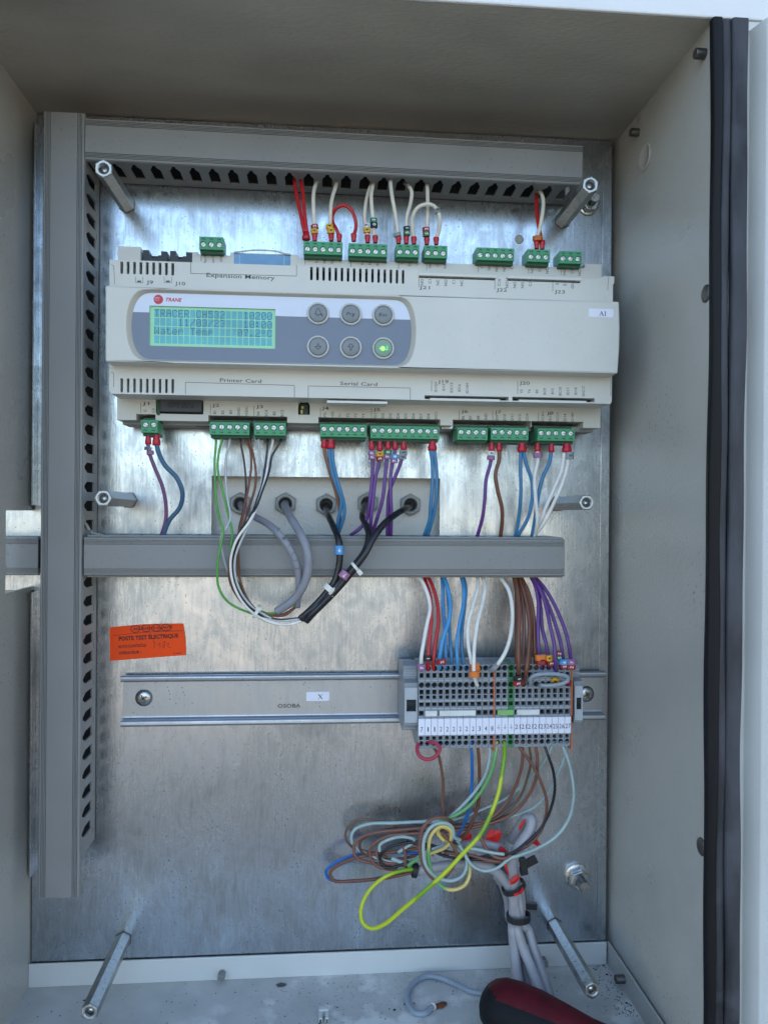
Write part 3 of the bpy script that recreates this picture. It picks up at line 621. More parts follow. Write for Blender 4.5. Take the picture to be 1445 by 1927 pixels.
# buttons
def button(px, py, kind, lab):
    c = at(px, py, 65.2); r = 6.9
    mb = MB(); mb.lathe(c, -Y1, [(.02, r), (.9, r), (1.5, r-.5), (1.5, r-1.15), (.4, r-1.3)], 40, capa=False, capb=False); ring = mb.obj('button_ring', plastic('ring_beige', (.55, .54, .50)), ct)
    mb = MB(); mb.lathe(c, -Y1, [(.02, r-1.5), (1.3, r-1.55), (1.75, r-2.2), (1.8, .1)], 40, capa=False); cap = mb.obj('button', mat('button_grey' if kind != 'enter' else 'button_lit', (.235, .255, .265) if kind != 'enter' else (.25, .36, .28), .5), ct, label=lab)
    mb = MB(); e = c-Y1*1.9; S = .16
    def line(pts, w=.14):
        for i in range(len(pts)-1):
            a = e+Vector((pts[i][0], 0, pts[i][1])); q = e+Vector((pts[i+1][0], 0, pts[i+1][1])); t = (q-a).normalized(); nn = Vector((-t.z, 0, t.x))*w
            mb.add([a-nn-t*w, a+nn-t*w, q+nn+t*w, q-nn+t*w], [(0, 1, 2, 3)])
    if kind == 'bell': line([(-2, -.6), (-1.5, -.3), (-1.2, 1.2), (-.8, 2.4), (0, 2.9), (.7, 2.4), (1.2, 1.0), (1.9, -.3), (2.6, -1.0), (-2, -.7)]); line([(-.5, -1.4), (-.5, -2)]); line([(.3, -1.4), (.3, -2)]); line([(1.4, -.6), (2.9, -2.0)])
    elif kind in ('Prg', 'Esc'): text(mb, kind, e, 2.1, 5.0, bold=.0, shear=.2)
    elif kind == 'down': line([(-.4, 1.8), (-.4, -.2), (-1.9, -.2), (0, -2.0), (1.9, -.2), (.4, -.2), (.4, 1.8)])
    elif kind == 'up': line([(-.5, -1.8), (-.5, .2), (-1.9, .2), (0, 2.1), (1.9, .2), (.5, .2), (.5, -1.8), (-.5, -1.8)])
    else: line([(-.5, 1.0), (-2.4, -.4), (-.5, -1.8), (-.5, -.9)]); line([(2.4, 1.4), (2.4, -1.0), (.8, -1.0)])
    mb.obj('symbol', M_INK if kind != 'enter' else mat('symbol_green', (.05, .4, .05), .5, emit=(.1, 1, .05, .5)), cap)
    if kind == 'enter':
        mb = MB(); mb.lathe(c+Vector((-.5, -1.88, -.4)), -Y1, [(0, 1.3), (.05, .1)], 16, capb=False); mb.obj('led', mat('led_green', (.05, .8, .05), .4, emit=(.12, 1, .06, 1.6)), cap)
button(598.5, 590, 'bell', 'grey alarm button with a bell'); button(660, 591.5, 'Prg', 'grey button marked Prg'); button(721, 593, 'Esc', 'grey button marked Esc')
button(598.5, 652.5, 'down', 'grey button with a down arrow'); button(660, 654, 'up', 'grey button with an up arrow'); button(721, 655.5, 'enter', 'enter button with a lit green arrow')
# printed lettering
def lett(items, d, h, mt=M_GINK, rot=90, name='lettering', wf=None):
    mb = MB()
    for t, px, py in items: text(mb, t, at(px, py, d+.06), h, (wf*len(t) if wf else None), rot=rot, bold=.01)
    return mb.obj(name, mt, ct)
def row(ts, x0, y0, dx, dy): return [(t, x0+i*dx, y0+i*dy) for i, t in enumerate(ts)]
lett(row(['C1', 'NO1', 'NO2', 'NO3', 'C1'], 581, 486, 14.7, .5), 31, 1.9); lett(row(['C4', 'NO4', 'NO5', 'NO6', 'C4'], 667, 489, 14.6, .6), 31, 1.9)
lett(row(['C7', 'NO7', 'C7'], 756, 492, 14.6, .6), 31, 1.9); lett(row(['NO8', 'C8', 'NC8'], 809, 496, 14.2, .6), 31, 1.9)
lett(row(['C9', 'NO9', 'NO10', 'NO11', 'C9'], 906, 500, 14.2, .4), 31, 1.9); lett(row(['NO12', 'C12', 'NC12'], 1001, 504, 14.2, .6), 31, 1.9); lett(row(['NO13', 'C13', 'NC13'], 1062, 508, 14.2, .6), 31, 1.9)
lett(row(['Rx-/Tx-', 'Rx+/Tx+', 'GND'], 386, 484, 15, .6), 31, 1.6)
lett(row(['NO14', 'C14', 'NC14', 'NO15', 'C15', 'NC15'], 794, 526, 14.9, .4), 54, 1.9); lett(row(['C16', 'NO16', 'NO17', 'NO18', 'C16'], 939, 531, 14.7, .2), 54, 1.9); lett(row(['E-', 'E+', 'GND'], 1048, 532, 14.6, .9), 54, 1.9)
lett([('J21', 799, 540.5), ('J22', 944, 545), ('J23', 1053, 548.5)], 54, 2.1, rot=-1, wf=2.3)
lett([('J9', 282, 530.5), ('J10', 339, 533)], 54, 2.2, rot=0, wf=2.1)
lett([('Expansion Memory', 453, 519.5)], 54, 2.6, rot=-.7, wf=2.65)
lett([('Printer Card', 453, 716)], 54, 2.2, rot=-.6, wf=2.15); lett([('Serial Card', 675, 722)], 54, 2.2, rot=-.6, wf=2.15)
lett([('J19', 834, 718), ('J20', 987, 720.5)], 54, 2.1, rot=0, wf=2.3)
lett(row(['ID15H', 'ID15', 'IDC15', 'ID16', 'ID16H'], 820, 728, 14.7, .6), 54, 1.7); lett(row(['Y5', 'Y6', 'B9', 'BC9', 'B10', 'BC10', 'ID17', 'ID18', 'IDC17'], 981, 736.5, 14.6, -.1), 54, 1.7)
lett([('J1', 274.5, 759), ('J2', 406, 762.5), ('J3', 488.5, 765), ('J4', 612, 768), ('J5', 709, 770.5), ('J6', 874, 774), ('J7', 937, 775.5), ('J8', 1035, 777)], 31, 2.0, rot=0, wf=2.3)
lett(row(['G', 'G0'], 273, 773, 15.5, -.5), 31, 1.8)
lett(row(['B1', 'B2', 'B3', 'GND', '+VDC'], 404, 776, 15, -.4), 31, 1.8); lett(row(['B4', 'BC4', 'B5', 'BC5'], 486, 778, 15, -.2), 31, 1.8)
lett(row(['VG', 'VG0', 'Y1', 'Y2', 'Y3', 'Y4'], 611, 781, 14.5, .3), 31, 1.8); lett(row(['ID1', 'ID2', 'ID3', 'ID4', 'ID5', 'ID6', 'ID7', 'ID8', 'IDC1'], 706, 782.5, 14.3, .1), 31, 1.8)
lett(row(['B6', 'B7', 'B8', 'GND'], 871, 786, 14.3, -.2), 31, 1.8); lett(row(['ID9', 'ID10', 'ID11', 'ID12', 'IDC9'], 935, 786, 14.2, .1), 31, 1.8); lett(row(['ID13H', 'ID13', 'IDC13', 'ID14', 'ID14H'], 1021, 785, 14, .2), 31, 1.8)
# thin printed bracket lines and card outlines
def seam(pts, d, w=.16):
    mb = MB()
    for i in range(len(pts)-1):
        a = at(pts[i][0], pts[i][1], d+.05); q = at(pts[i+1][0], pts[i+1][1], d+.05); t = (q-a).normalized(); nn = Vector((-t.z, 0, t.x))*w
        mb.add([a-nn, a+nn, q+nn, q-nn], [(0, 1, 2, 3)])
    return mb
for ptsl, d in ((([(349, 741), (349, 719), (554, 725), (554, 748)]), 54), ([(580, 748), (580, 726), (772, 730), (772, 753)], 54), ([(359, 492), (359, 514), (558, 519), (558, 498)], 54),
    ([(788, 519), (788, 540)], 54), ([(931, 522), (931, 544)], 54), ([(1040, 526), (1040, 548)], 54), ([(812, 716), (812, 736)], 54), ([(974, 718), (974, 741)], 54),
    ([(265, 758), (265, 776)], 31), ([(396, 761), (396, 779)], 31), ([(478, 764), (478, 782)], 31), ([(603, 767), (603, 785)], 31), ([(699, 769), (699, 786)], 31), ([(864, 773), (864, 790)], 31), ([(927, 774), (927, 791)], 31), ([(1013, 776), (1013, 792)], 31),
    ([(574, 483), (574, 497)], 31), ([(660, 487), (660, 502)], 31), ([(750, 490), (750, 505)], 31), ([(803, 493), (803, 508)], 31), ([(900, 496), (900, 512)], 31), ([(994.5, 500), (994.5, 515)], 31), ([(1055.5, 503), (1055.5, 517)], 31), ([(378.5, 478), (378.5, 491)], 31)):
    seam(ptsl, d).obj('printed_line', M_GINK, ct)
for px in (262, 316):
    mb = seam([(px-7, 520), (px-7, 531), (px+7, 531.6), (px+7, 520.6)], 54, .12); q = at(px, 529, 54.05); mb.box(q.x-1.2, q.x+1.2, 54.02, 54.08, q.z-.5, q.z+.5); mb.obj('printed_symbol', M_GINK, ct)
for ptl in ([(209, 497), (214, 500), (216, 534)], [(209, 700), (214, 702), (214, 728)], [(1146, 512), (1143, 546)], [(1149, 707), (1149, 746)]):
    seam(ptl, 54, .14).obj('moulding_line', M_GINK, ct)
# sticker A1
def sticker(pa, pb, ya, yb, d, label, nm='sticker', mt=M_CARD):
    a = at(pa, ya, d); c = at(pb, yb, d); t = thing('sticker', ((a.x+c.x)/2, -d, c.z), label, 'sticker'); mb = MB()
    mb.slab(rrect(a.x, c.x, c.z, a.z, .8), [], d+.02, d+.14, mp_d); mb.obj('paper', mt, t); return t
st = sticker(1108, 1154, 580, 597, 68, 'small white sticker printed A1 on the right end of the controller')
def serif(mb, t, c, h):
    text(mb, t, c, h, bold=.0)
b = MB(); c = at(1134.5, 589.5, 68.2)
def bar(mb, a, q, w):
    t = (q-a).normalized(); nn = Vector((-t.z, 0, t.x))*w; mb.add([a-nn, a+nn, q+nn, q-nn], [(0, 1, 2, 3)])
v = lambda x, z: c+Vector((x, 0, z))
bar(b, v(-2.1, -1.35), v(-1.0, 1.4), .1); bar(b, v(-1.1, 1.4), v(.15, -1.35), .26); bar(b, v(-1.65, -.4), v(-.4, -.4), .1); bar(b, v(-2.5, -1.35), v(-1.7, -1.35), .1); bar(b, v(-.35, -1.35), v(.55, -1.35), .1)
bar(b, v(1.5, -1.35), v(1.5, 1.4), .24); bar(b, v(.9, -1.35), v(2.1, -1.35), .1); bar(b, v(.95, 1.0), v(1.5, 1.35), .1); b.obj('lettering', M_INK, st)

# ================================================================== PLUG-IN CONNECTORS
scr_me = None
def connector(n, px, py, top, label):
    p = at(px, py, 38)                         # upper left corner of the face
    wd_, hh, bk = 5.08*n+.1, 8.3, 23 if top else 20
    t = thing('plug_connector', (p.x, -24, p.z-hh), label, 'connector', 'green screw plug connectors on the controller')
    x0, x1, z1, z0 = p.x, p.x+wd_, p.z, p.z-hh; pitch = 5.08
    zc = z1-5.0 if top else z1-3.2
    holes = [circ(x0+pitch*(i+.5), zc, 1.95, 16) for i in range(n)]
    mb = MB(); mb.slab(rect(x0, x1, z0, z1), holes, bk, 38, mp_d, pit=1.2); mb.obj('housing', [M_GREEN, M_DGREEN], t, .18)
    mb = MB()
    if top: mb.box(x0+.3, x1-.3, bk, 35.6, z0-1.8, z0+.05)
    else: mb.box(x0+.3, x1-.3, bk, 34.8, z0-1.6, z0+.05); mb.box(x0-.4, x1+.2, 12, 30, z1-1.2, z1+2.2)
    mb.obj('socket', M_DGREEN, t)
    global scr_me
    for i in range(n):
        c = Vector((x0+pitch*(i+.5), -37.0, zc))
        if scr_me is None:
            mb = MB(); z = Vector((0, 0, 0)); mb.lathe(z, -Y1, [(0, 1.62), (.55, 1.62), (.75, 1.4), (.75, .01)], 18, capb=False)
            mb.obox(Vector((0, -.76, 0)), Vector((1.35, 0, 0)), Vector((0, .05, 0)), Vector((0, 0, .16)), 1)
            tmp = mb.obj('screw', [M_SCREW, mat('screw_slot', (.16, .14, .12), .6)], None, origin=(0, 0, 0)); scr_me = tmp.data; bpy.data.objects.remove(tmp)
        s = bpy.data.objects.new('screw', scr_me); COL.objects.link(s); s.parent = t; s.location = (c-Vector(t['_o']))*MM
        s.rotation_euler = (0, random.uniform(-1.5, 1.5), 0)
    mb = MB(); zz = z1-1.55 if top else z0+1.5
    for i in range(n):
        xc = x0+pitch*(i+.5); mb.box(xc-.95, xc+.95, 37.9, 38.05, zz, zz+.42); mb.box(xc+.6, xc+.95, 37.9, 38.05, zz-.6, zz); mb.box(xc-.95, xc-.7, 37.9, 38.05, zz-.6, zz)
    mb.obj('release_slots', M_PIT, t)
    return t
connector(3, 375.1, 444.2, True, 'three-way green connector standing alone at the top left, no wires in it')
connector(5, 571.3, 452.9, True, 'five-way green top connector holding the red pair and two cream wires')
connector(5, 656.2, 456.8, True, 'five-way green top connector holding the end of the red loop and markers 94 and 50')
connector(3, 745.5, 458.6, True, 'three-way green top connector with the grey marker ring and marker 15')
connector(3, 798.6, 460.6, True, 'three-way green top connector with marker 25 and the end of the cream loop')
connector(5, 896.8, 464.6, True, 'five-way green top connector without wires, above lettering C9 to NO11')
connector(3, 992.5, 468.0, True, 'three-way green top connector with a red and a cream wire')
connector(3, 1053.0, 471.4, True, 'three-way green top connector without wires at the far right')
connector(2, 266.0, 789.6, False, 'two-way green connector under J1 with two red ferrules')
connector(5, 394.6, 793.6, False, 'five-way green connector under J2 with green and brown wires')
connector(4, 478.2, 794.8, False, 'four-way green connector under J3 with grey and black wires')
connector(6, 602.4, 797.6, False, 'six-way green connector under J4 with brown and blue wires at its left end')
connector(9, 697.2, 800.6, False, 'nine-way green connector under J5 with five violet wires')
connector(4, 860.7, 803.8, False, 'four-way green connector under J6 without any wires')
connector(5, 924.0, 804.0, False, 'five-way green connector under J7 with violet, brown and twin blue wires')
connector(5, 1011.9, 805.6, False, 'five-way green connector under J8 with white wires and one blue wire')

# ================================================================== WIRES
def digits(marker_obj, t, c, h, mt, rot=90, X=X1, Z=Z1):
    mb = MB(); text(mb, t, c, h, rot=rot, bold=.02, X=X, Z=Z); mb.obj('numeral', mt, marker_obj)
def wire(pts, r, mt, label, group=None, ferr=None, marks=(), cat='wire', name='wire', res=7, n=10, ferr2=None):
    """pts: (px,py,depth). ferr: list of (px, y0, y1, halfwidth mm, depth). marks: (px,py,depth,colour,digit,ink,angle)"""
    P = [at(*p) for p in pts]; t = thing(name, P[0], label, cat, group); rj = random.Random(label)
    P = [p if i in (0, len(P)-1) else p+Vector((rj.uniform(-.3, .3), rj.uniform(-.6, .6), rj.uniform(-.3, .3))) for i, p in enumerate(P)]
    mb = MB(); mb.tube(P, r, n, res=res); mb.obj('insulation', mt, t)
    for f in (ferr or ()):
        px, y0, y1, hw, d = f[:5]; a = at(px, y0, d); c = at(px, y1, d); mb = MB(); ax = c-a
        L = ax.length; e = -1 if len(f) > 5 else 1
        prof = [(0, hw*.78), (.3, hw*.8), (L*.42, hw*.84), (L*.6, hw), (L-.3, hw*1.02), (L, hw*.9)] if e > 0 else [(0, hw*.9), (.3, hw*1.02), (L*.4, hw), (L*.6, hw*.84), (L, hw*.78)]
        mb.lathe(a, ax, prof, 16); mb.obj('ferrule', plastic('ferrule_red', (.50, .012, .03), .3), t)
    for mk in marks:
        px, py, d, mt2, dg, ink, ang = mk[:7]; hw = mk[7] if len(mk) > 7 else 2.0; hh = mk[8] if len(mk) > 8 else 1.55
        c = at(px, py, d); ca, sa = math.cos(math.radians(ang)), math.sin(math.radians(ang)); ax = Vector((ca, 0, sa)); az_ = Vector((-sa, 0, ca))
        o = [(-hw, -.6), (-hw*.8, .9), (-hw*.3, 1.9), (hw*.5, 1.9), (hw*.95, .9), (hw, -.6), (hw*.6, -1.6), (-hw*.6, -1.6)]
        mb = MB(); k = len(o); mb.add([c+ax*u-Y1*v+az_*s for s in (-hh, hh) for u, v in o], [(i, (i+1) % k, k+(i+1) % k, k+i) for i in range(k)]+[tuple(range(k)), tuple(range(k, 2*k))])
        mo = mb.obj('wire_marker', mt2, t, .25)
        if dg: digits(mo, dg, c-Y1*1.97+ax*.1, 2.1, ink, ang+90)
    return t
WI = mat('white_ink', (.8, .8, .8), .5)
GT = 'wires between the top duct and the upper connectors'; GU = 'wires between the lower connectors and the middle duct'; GB = 'wires between the middle duct and the terminal strip'; GL = 'loose wires below the terminal strip'
def Wp(c, pts): return [(*c(x, y), d) for x, y, d in pts]
def Fp(c, x, y0, y1, hw, d, *a): q = c(x, y0); r = c(x, y1); return (q[0], q[1], r[1], hw, d)+tuple(a)
def Mk(c, x, y, *a): return (*c(x, y),)+tuple(a)
# ---- upper connectors
wire(Wp(cA, [(72, 30, 12), (62, 110, 22), (108, 330, 30), (150, 535, 34)]), 1.25, RED, 'left wire of the red pair leaving the top duct', GT, [Fp(cA, 163, 592, 524, 2.7, 34, 1)][:1])
wire(Wp(cA, [(92, 30, 13), (128, 140, 25), (150, 350, 31), (170, 535, 34)]), 1.25, RED, 'right wire of the red pair leaving the top duct', GT)
wire(Wp(cA, [(275, 70, 14), (250, 100, 20), (226, 200, 30), (224, 330, 33), (236, 560, 34)]), 1.3, CREAM, 'cream wire with a dark red 2 over a yellow 4 marker', GT, [Fp(cA, 236, 602, 535, 1.9, 34)], [Mk(cA, 234, 482, 34.5, MRED, '2', WI, 12, 2.5), Mk(cA, 232, 520, 34.6, MYEL, '4', M_INK, 6, 2.5)])
wire(Wp(cA, [(425, 65, 14), (415, 120, 22), (376, 260, 31), (367, 420, 33), (375, 560, 34)]), 1.3, CREAM, 'cream wire with two yellow 4 markers next to the red loop', GT, [Fp(cA, 376, 602, 545, 1.9, 34)], [Mk(cA, 362, 480, 34.5, MYEL, '4', M_INK, 4, 2.5), Mk(cA, 372, 518, 34.6, MYEL, '4', M_INK, 0, 2.6)])
wire(Wp(cA, [(442, 560, 34), (420, 500, 34), (388, 445, 31), (388, 380, 31), (420, 320, 34), (480, 298, 36), (540, 325, 37), (580, 410, 37), (584, 480, 36), (567, 560, 34)]), 1.2, RED, 'red jumper wire arching between two neighbouring top connectors', GT, [Fp(cA, 444, 605, 545, 1.9, 34), Fp(cA, 567, 605, 538, 1.9, 34)])
wire(Wp(cA, [(735, 85, 13), (705, 150, 25), (668, 290, 31), (662, 420, 33), (684, 560, 34)]), 1.25, CREAM, 'cream wire with a white 9 over a yellow 4 marker', GT, [Fp(cA, 684, 616, 552, 1.9, 34)], [Mk(cA, 671, 473, 34.5, MWHT, '9', M_INK, 8, 2.2), Mk(cA, 679, 512, 34.6, MYEL, '4', M_INK, 2, 2.5)])
wire(Wp(cA, [(745, 85, 14), (725, 140, 27), (712, 220, 33), (722, 350, 35), (735, 440, 35), (742, 520, 34), (750, 570, 34)]), 1.3, CREAM, 'cream wire with a green 5 over a black 0 marker', GT, [Fp(cA, 750, 618, 556, 1.9, 34)], [Mk(cA, 735, 428, 35.5, MGRN, '5', WI, -2, 2.5), Mk(cA, 739, 468, 35.4, MBLK, '0', WI, -3, 2.5)])
wire(Wp(cA, [(880, 45, 20), (882, 110, 31), (888, 220, 35), (922, 390, 35), (944, 540, 34)]), 1.3, CREAM, 'cream wire with a small plain grey marker ring at its ferrule', GT, [Fp(cA, 948, 624, 562, 1.9, 34)], [Mk(cA, 936, 548, 34.6, MGRY, '', WI, 14, 2.6, 1.2)])
wire(Wp(cA, [(1000, 110, 14), (1035, 135, 25), (1062, 190, 31), (1050, 290, 33), (1022, 400, 34), (1014, 560, 34)]), 1.3, CREAM, 'cream wire with a black 1 over a green 5 marker', GT, [Fp(cA, 1013, 625, 562, 1.9, 34)], [Mk(cA, 1018, 498, 34.6, MBLK, '1', WI, 2, 2.3), Mk(cA, 1018, 536, 34.7, MGRN, '5', WI, 0, 2.4)])
wire(Wp(cA, [(1078, 580, 34), (1066, 500, 36), (1068, 420, 38), (1100, 330, 40), (1170, 290, 41), (1235, 298, 41), (1280, 350, 40), (1296, 430, 39), (1288, 510, 36), (1268, 580, 34)]), 1.3, CREAM, 'cream jumper wire looping between two top connectors with a grey 8 marker', GT, [Fp(cA, 1078, 628, 566, 1.9, 34), Fp(cA, 1268, 632, 570, 1.9, 34)], [Mk(cA, 1279, 342, 40.6, MGRY, '8', M_INK, 20, 2.1)])
wire(Wp(cA, [(1190, 105, 20), (1193, 170, 31), (1192, 330, 35), (1186, 570, 34)]), 1.3, CREAM, 'straight cream wire with a red 2 over a green 5 marker', GT, [Fp(cA, 1188, 632, 572, 1.9, 34)], [Mk(cA, 1180, 505, 35, MRED, '2', WI, 3, 2.4), Mk(cA, 1183, 545, 35, MGRN, '5', WI, 0, 2.4)])
wire(Wp(cJ, [(577, 712, 14), (576, 770, 25), (584, 840, 31), (598, 915, 33)]), 1.3, RED, 'red wire dropping from the right end of the top duct', GT, [Fp(cJ, 598, 934, 902, 1.9, 34)])
wire(Wp(cJ, [(574, 706, 14), (592, 722, 24), (600, 765, 32), (594, 830, 35), (578, 895, 35)]), 1.3, CREAM, 'cream wire with an orange marker at the right end of the top duct', GT, [Fp(cJ, 577, 932, 902, 1.9, 34)], [Mk(cJ, 581, 893, 35.5, plastic('marker_orange', (.5, .12, .01)), '', WI, 4, 3.4, 1.7)])
# ---- lower connectors to middle duct
wire([(278, 830, 33), (280, 850, 33), (292, 880, 33), (306, 915, 31), (313, 950, 29), (312, 980, 28), (302, 1012, 25)], 1.2, plastic('mauve_pvc', (.18, .07, .17)), 'mauve wire with grey and violet markers below J1', GU, [(279, 817, 836, 2.0, 33)], [(278, 844, 34, MGRY, '8', M_INK, -4, 2.4, 1.1), (282.5, 852, 34, MVIO, '', WI, 6, 2.4, 1.3)])
wire([(294, 832, 33), (299, 852, 34), (312, 876, 35), (333, 901, 34), (344, 928, 32), (338, 954, 30), (318, 980, 28), (306, 1012, 25)], 1.5, plastic('teal_blue_pvc', (.05, .13, .22)), 'slate blue wire bowing to the right below J1', GU, [(294.5, 818, 838, 2.6, 33)])
wire(Wp(cE, [(45, 100, 33), (62, 190, 33), (110, 350, 33), (160, 520, 32), (183, 660, 30), (180, 790, 28), (160, 900, 24)]), 1.2, plastic('rust_brown_pvc', (.24, .085, .035)), 'rust brown wire beside the blue pair below J4', GU, [Fp(cE, 46, 32, 110, 2.0, 33)])
wire(Wp(cE, [(92, 105, 33), (100, 230, 34), (130, 360, 34), (170, 480, 34), (200, 600, 33), (175, 760, 30), (165, 895, 25)]), 1.2, BLUE, 'left wire of the blue pair below J4', GU, [Fp(cE, 108, 30, 118, 2.9, 33)])
wire(Wp(cE, [(118, 105, 33), (128, 220, 34), (158, 370, 35), (205, 520, 35), (232, 640, 33), (222, 750, 31), (185, 860, 26), (175, 895, 24)]), 1.25, BLUE, 'right wire of the blue pair below J4', GU)
wire(Wp(cE, [(480, 110, 33), (488, 240, 33), (480, 400, 33), (462, 600, 33), (435, 740, 31), (380, 830, 28), (290, 902, 25)]), 1.25, VIO, 'violet wire with two violet 7 markers below J5', GU, [Fp(cE, 478, 40, 125, 1.95, 33)], [Mk(cE, 478, 158, 34, MVIO, '7', WI, 0, 2.5), Mk(cE, 482, 195, 34, MVIO, '7', WI, -3, 2.4)])
wire(Wp(cE, [(553, 115, 33), (545, 240, 33), (510, 380, 33), (488, 600, 34), (475, 760, 32), (468, 905, 25)]), 1.25, VIO, 'violet wire with a yellow 4 over a red 2 marker', GU, [Fp(cE, 553, 45, 135, 1.95, 33)], [Mk(cE, 552, 166, 34, MYEL, '4', M_INK, 3, 2.6), Mk(cE, 550, 208, 34, MRED, '2', WI, 4, 2.4)])
wire(Wp(cE, [(626, 110, 33), (612, 240, 33), (600, 400, 34), (575, 580, 34), (530, 740, 31), (478, 905, 25)]), 1.25, VIO, 'violet wire with a green 5 over a violet 7 marker', GU, [Fp(cE, 626, 42, 125, 1.95, 33)], [Mk(cE, 624, 150, 34, MGRN, '5', WI, -2, 2.6), Mk(cE, 618, 190, 34, MVIO, '7', WI, 3, 2.4)])
wire(Wp(cE, [(691, 110, 33), (684, 180, 33), (655, 340, 33), (648, 500, 34), (656, 700, 32), (650, 912, 25)]), 1.25, VIO, 'violet wire with a blue 6 over a violet 7 marker', GU, [Fp(cE, 691, 44, 125, 1.95, 33)], [Mk(cE, 686, 188, 34, MBLU, '6', WI, -3, 2.4), Mk(cE, 680, 228, 34, MVIO, '7', WI, 5, 2.4)])
wire(Wp(cE, [(768, 110, 33), (748, 230, 33), (695, 370, 32), (645, 500, 31), (622, 680, 30), (622, 908, 25)]), 1.25, VIO, 'violet wire with a double grey 8 marker', GU, [Fp(cE, 768, 44, 128, 1.95, 33)], [Mk(cE, 764, 152, 34, MGRY, '8', M_INK, 0, 2.7), Mk(cE, 757, 192, 34, MGRY, '8', M_INK, 3, 2.7)])
wire(Wp(cE, [(1010, 125, 33), (1022, 240, 33), (1032, 400, 34), (1018, 600, 34), (1000, 760, 31), (955, 905, 25)]), 1.25, BLUE, 'left wire of the twin blue pair at the right end of J5', GU, [Fp(cE, 1028, 45, 135, 3.0, 33)])
wire(Wp(cE, [(1046, 125, 33), (1058, 260, 33), (1072, 420, 34), (1058, 600, 34), (1032, 760, 31), (985, 908, 25)]), 1.25, BLUE, 'right wire of the twin blue pair at the right end of J5', GU)
wire(Wp(cF, [(340, 100, 33), (330, 210, 33), (300, 330, 33), (290, 480, 32), (272, 620, 30), (232, 762, 25)]), 1.25, VIO, 'violet wire with a white 9 over a violet marker below J7', GU, [Fp(cF, 341, 46, 115, 1.95, 33)], [Mk(cF, 338, 133, 34, MWHT, '9', M_INK, 0, 2.7), Mk(cF, 336, 168, 34, MVIO, '', WI, -4, 2.7, 1.3)])
wire(Wp(cF, [(398, 100, 33), (395, 180, 33), (370, 290, 33), (385, 420, 33), (415, 540, 32), (422, 640, 30), (408, 762, 25)]), 1.35, BRN, 'wavy brown wire below J7', GU, [Fp(cF, 398, 48, 116, 1.95, 33)])
wire(Wp(cF, [(562, 110, 33), (558, 240, 33), (562, 420, 33), (552, 600, 30), (522, 762, 25)]), 1.25, BLUE, 'left wire of the blue pair below J7', GU, [Fp(cF, 570, 54, 122, 3.1, 33)])
wire(Wp(cF, [(582, 110, 33), (605, 220, 33), (642, 340, 33), (650, 470, 33), (615, 620, 30), (535, 762, 25)]), 1.25, BLUE, 'right wire of the blue pair below J7 crossing behind the white wire', GU)
wire(Wp(cF, [(688, 100, 33), (690, 200, 33), (668, 310, 35), (676, 460, 35), (688, 640, 33), (668, 762, 25)]), 1.3, WHITEP, 'white wire with a violet marker below J8', GU, [Fp(cF, 688, 50, 118, 1.95, 33)], [Mk(cF, 690, 146, 34, MVIO, '', WI, 4, 3.2, 1.6)])
wire(Wp(cF, [(792, 110, 33), (778, 200, 33), (725, 310, 33), (695, 430, 33), (672, 600, 30), (645, 762, 25)]), 1.3, BLUE, 'single blue wire among the white wires below J8', GU, [Fp(cF, 793, 56, 125, 2.0, 33)])
wire(Wp(cF, [(890, 115, 33), (868, 260, 34), (815, 400, 34), (745, 560, 32), (660, 762, 25)]), 1.3, WHITEP, 'left wire of the white pair below J8', GU, [Fp(cF, 908, 58, 126, 3.3, 33)])
wire(Wp(cF, [(925, 115, 33), (912, 240, 35), (870, 380, 36), (800, 540, 34), (735, 660, 31), (655, 762, 25)]), 1.3, WHITEP, 'right wire of the white pair below J8 with a grey 8 marker', GU, [], [Mk(cF, 930, 150, 34.6, MGRY, '8', M_INK, 0, 2.8, 2.4)])
wire(Wp(cN, [(560, 285, 8), (590, 320, 12), (620, 365, 14), (690, 390, 20), (740, 400, 16)]), 1.0, WHITEP, 'short white wire crossing from the vertical duct into the middle duct')

# ================================================================== CABLE GLANDS AND CABLES
gl_names = ['first gland from the left, a grey cable through it', 'second gland from the left, a grey cable through it', 'middle gland of the five, a black cable through it', 'fourth gland from the left, behind the violet wires', 'rightmost gland of the five, a black cable through it']
GZ = []
for i, (px, py) in enumerate(((452, 948), (537, 948), (614, 950), (692, 947), (772, 950))):
    c = at(px, py, -11.5); GZ.append(c)
    t = thing('cable_gland', c, 'grey hexagonal cable '+gl_names[i], 'cable gland', 'cable glands in the cabinet back panel')
    mb = MB(); mb.lathe(c+Y1*2.5, -Y1, [(0, 8.4), (3.2, 8.4), (3.8, 7.8), (3.8, 6.4)], 6, smooth=False, capb=False, ph=.5); mb.obj('gland_nut', plastic('gland_grey', (.36, .36, .345), .38), t, .4)
    mb = MB(); mb.lathe(c+Y1*2.5, -Y1, [(3.6, 7.0), (5.2, 6.8), (5.6, 6.2), (5.6, 5.2), (4.2, 4.5), (-6, 4.2), (-8, .1)], 32, capa=False, capb=False); mb.obj('gland_insert', MATS['gland_grey'], t)
    mb = MB(); mb.lathe(c+Y1*.5, -Y1, [(0, 4.25), (.1, .1)], 24, capa=False, capb=False); mb.obj('bore', M_PIT, t)
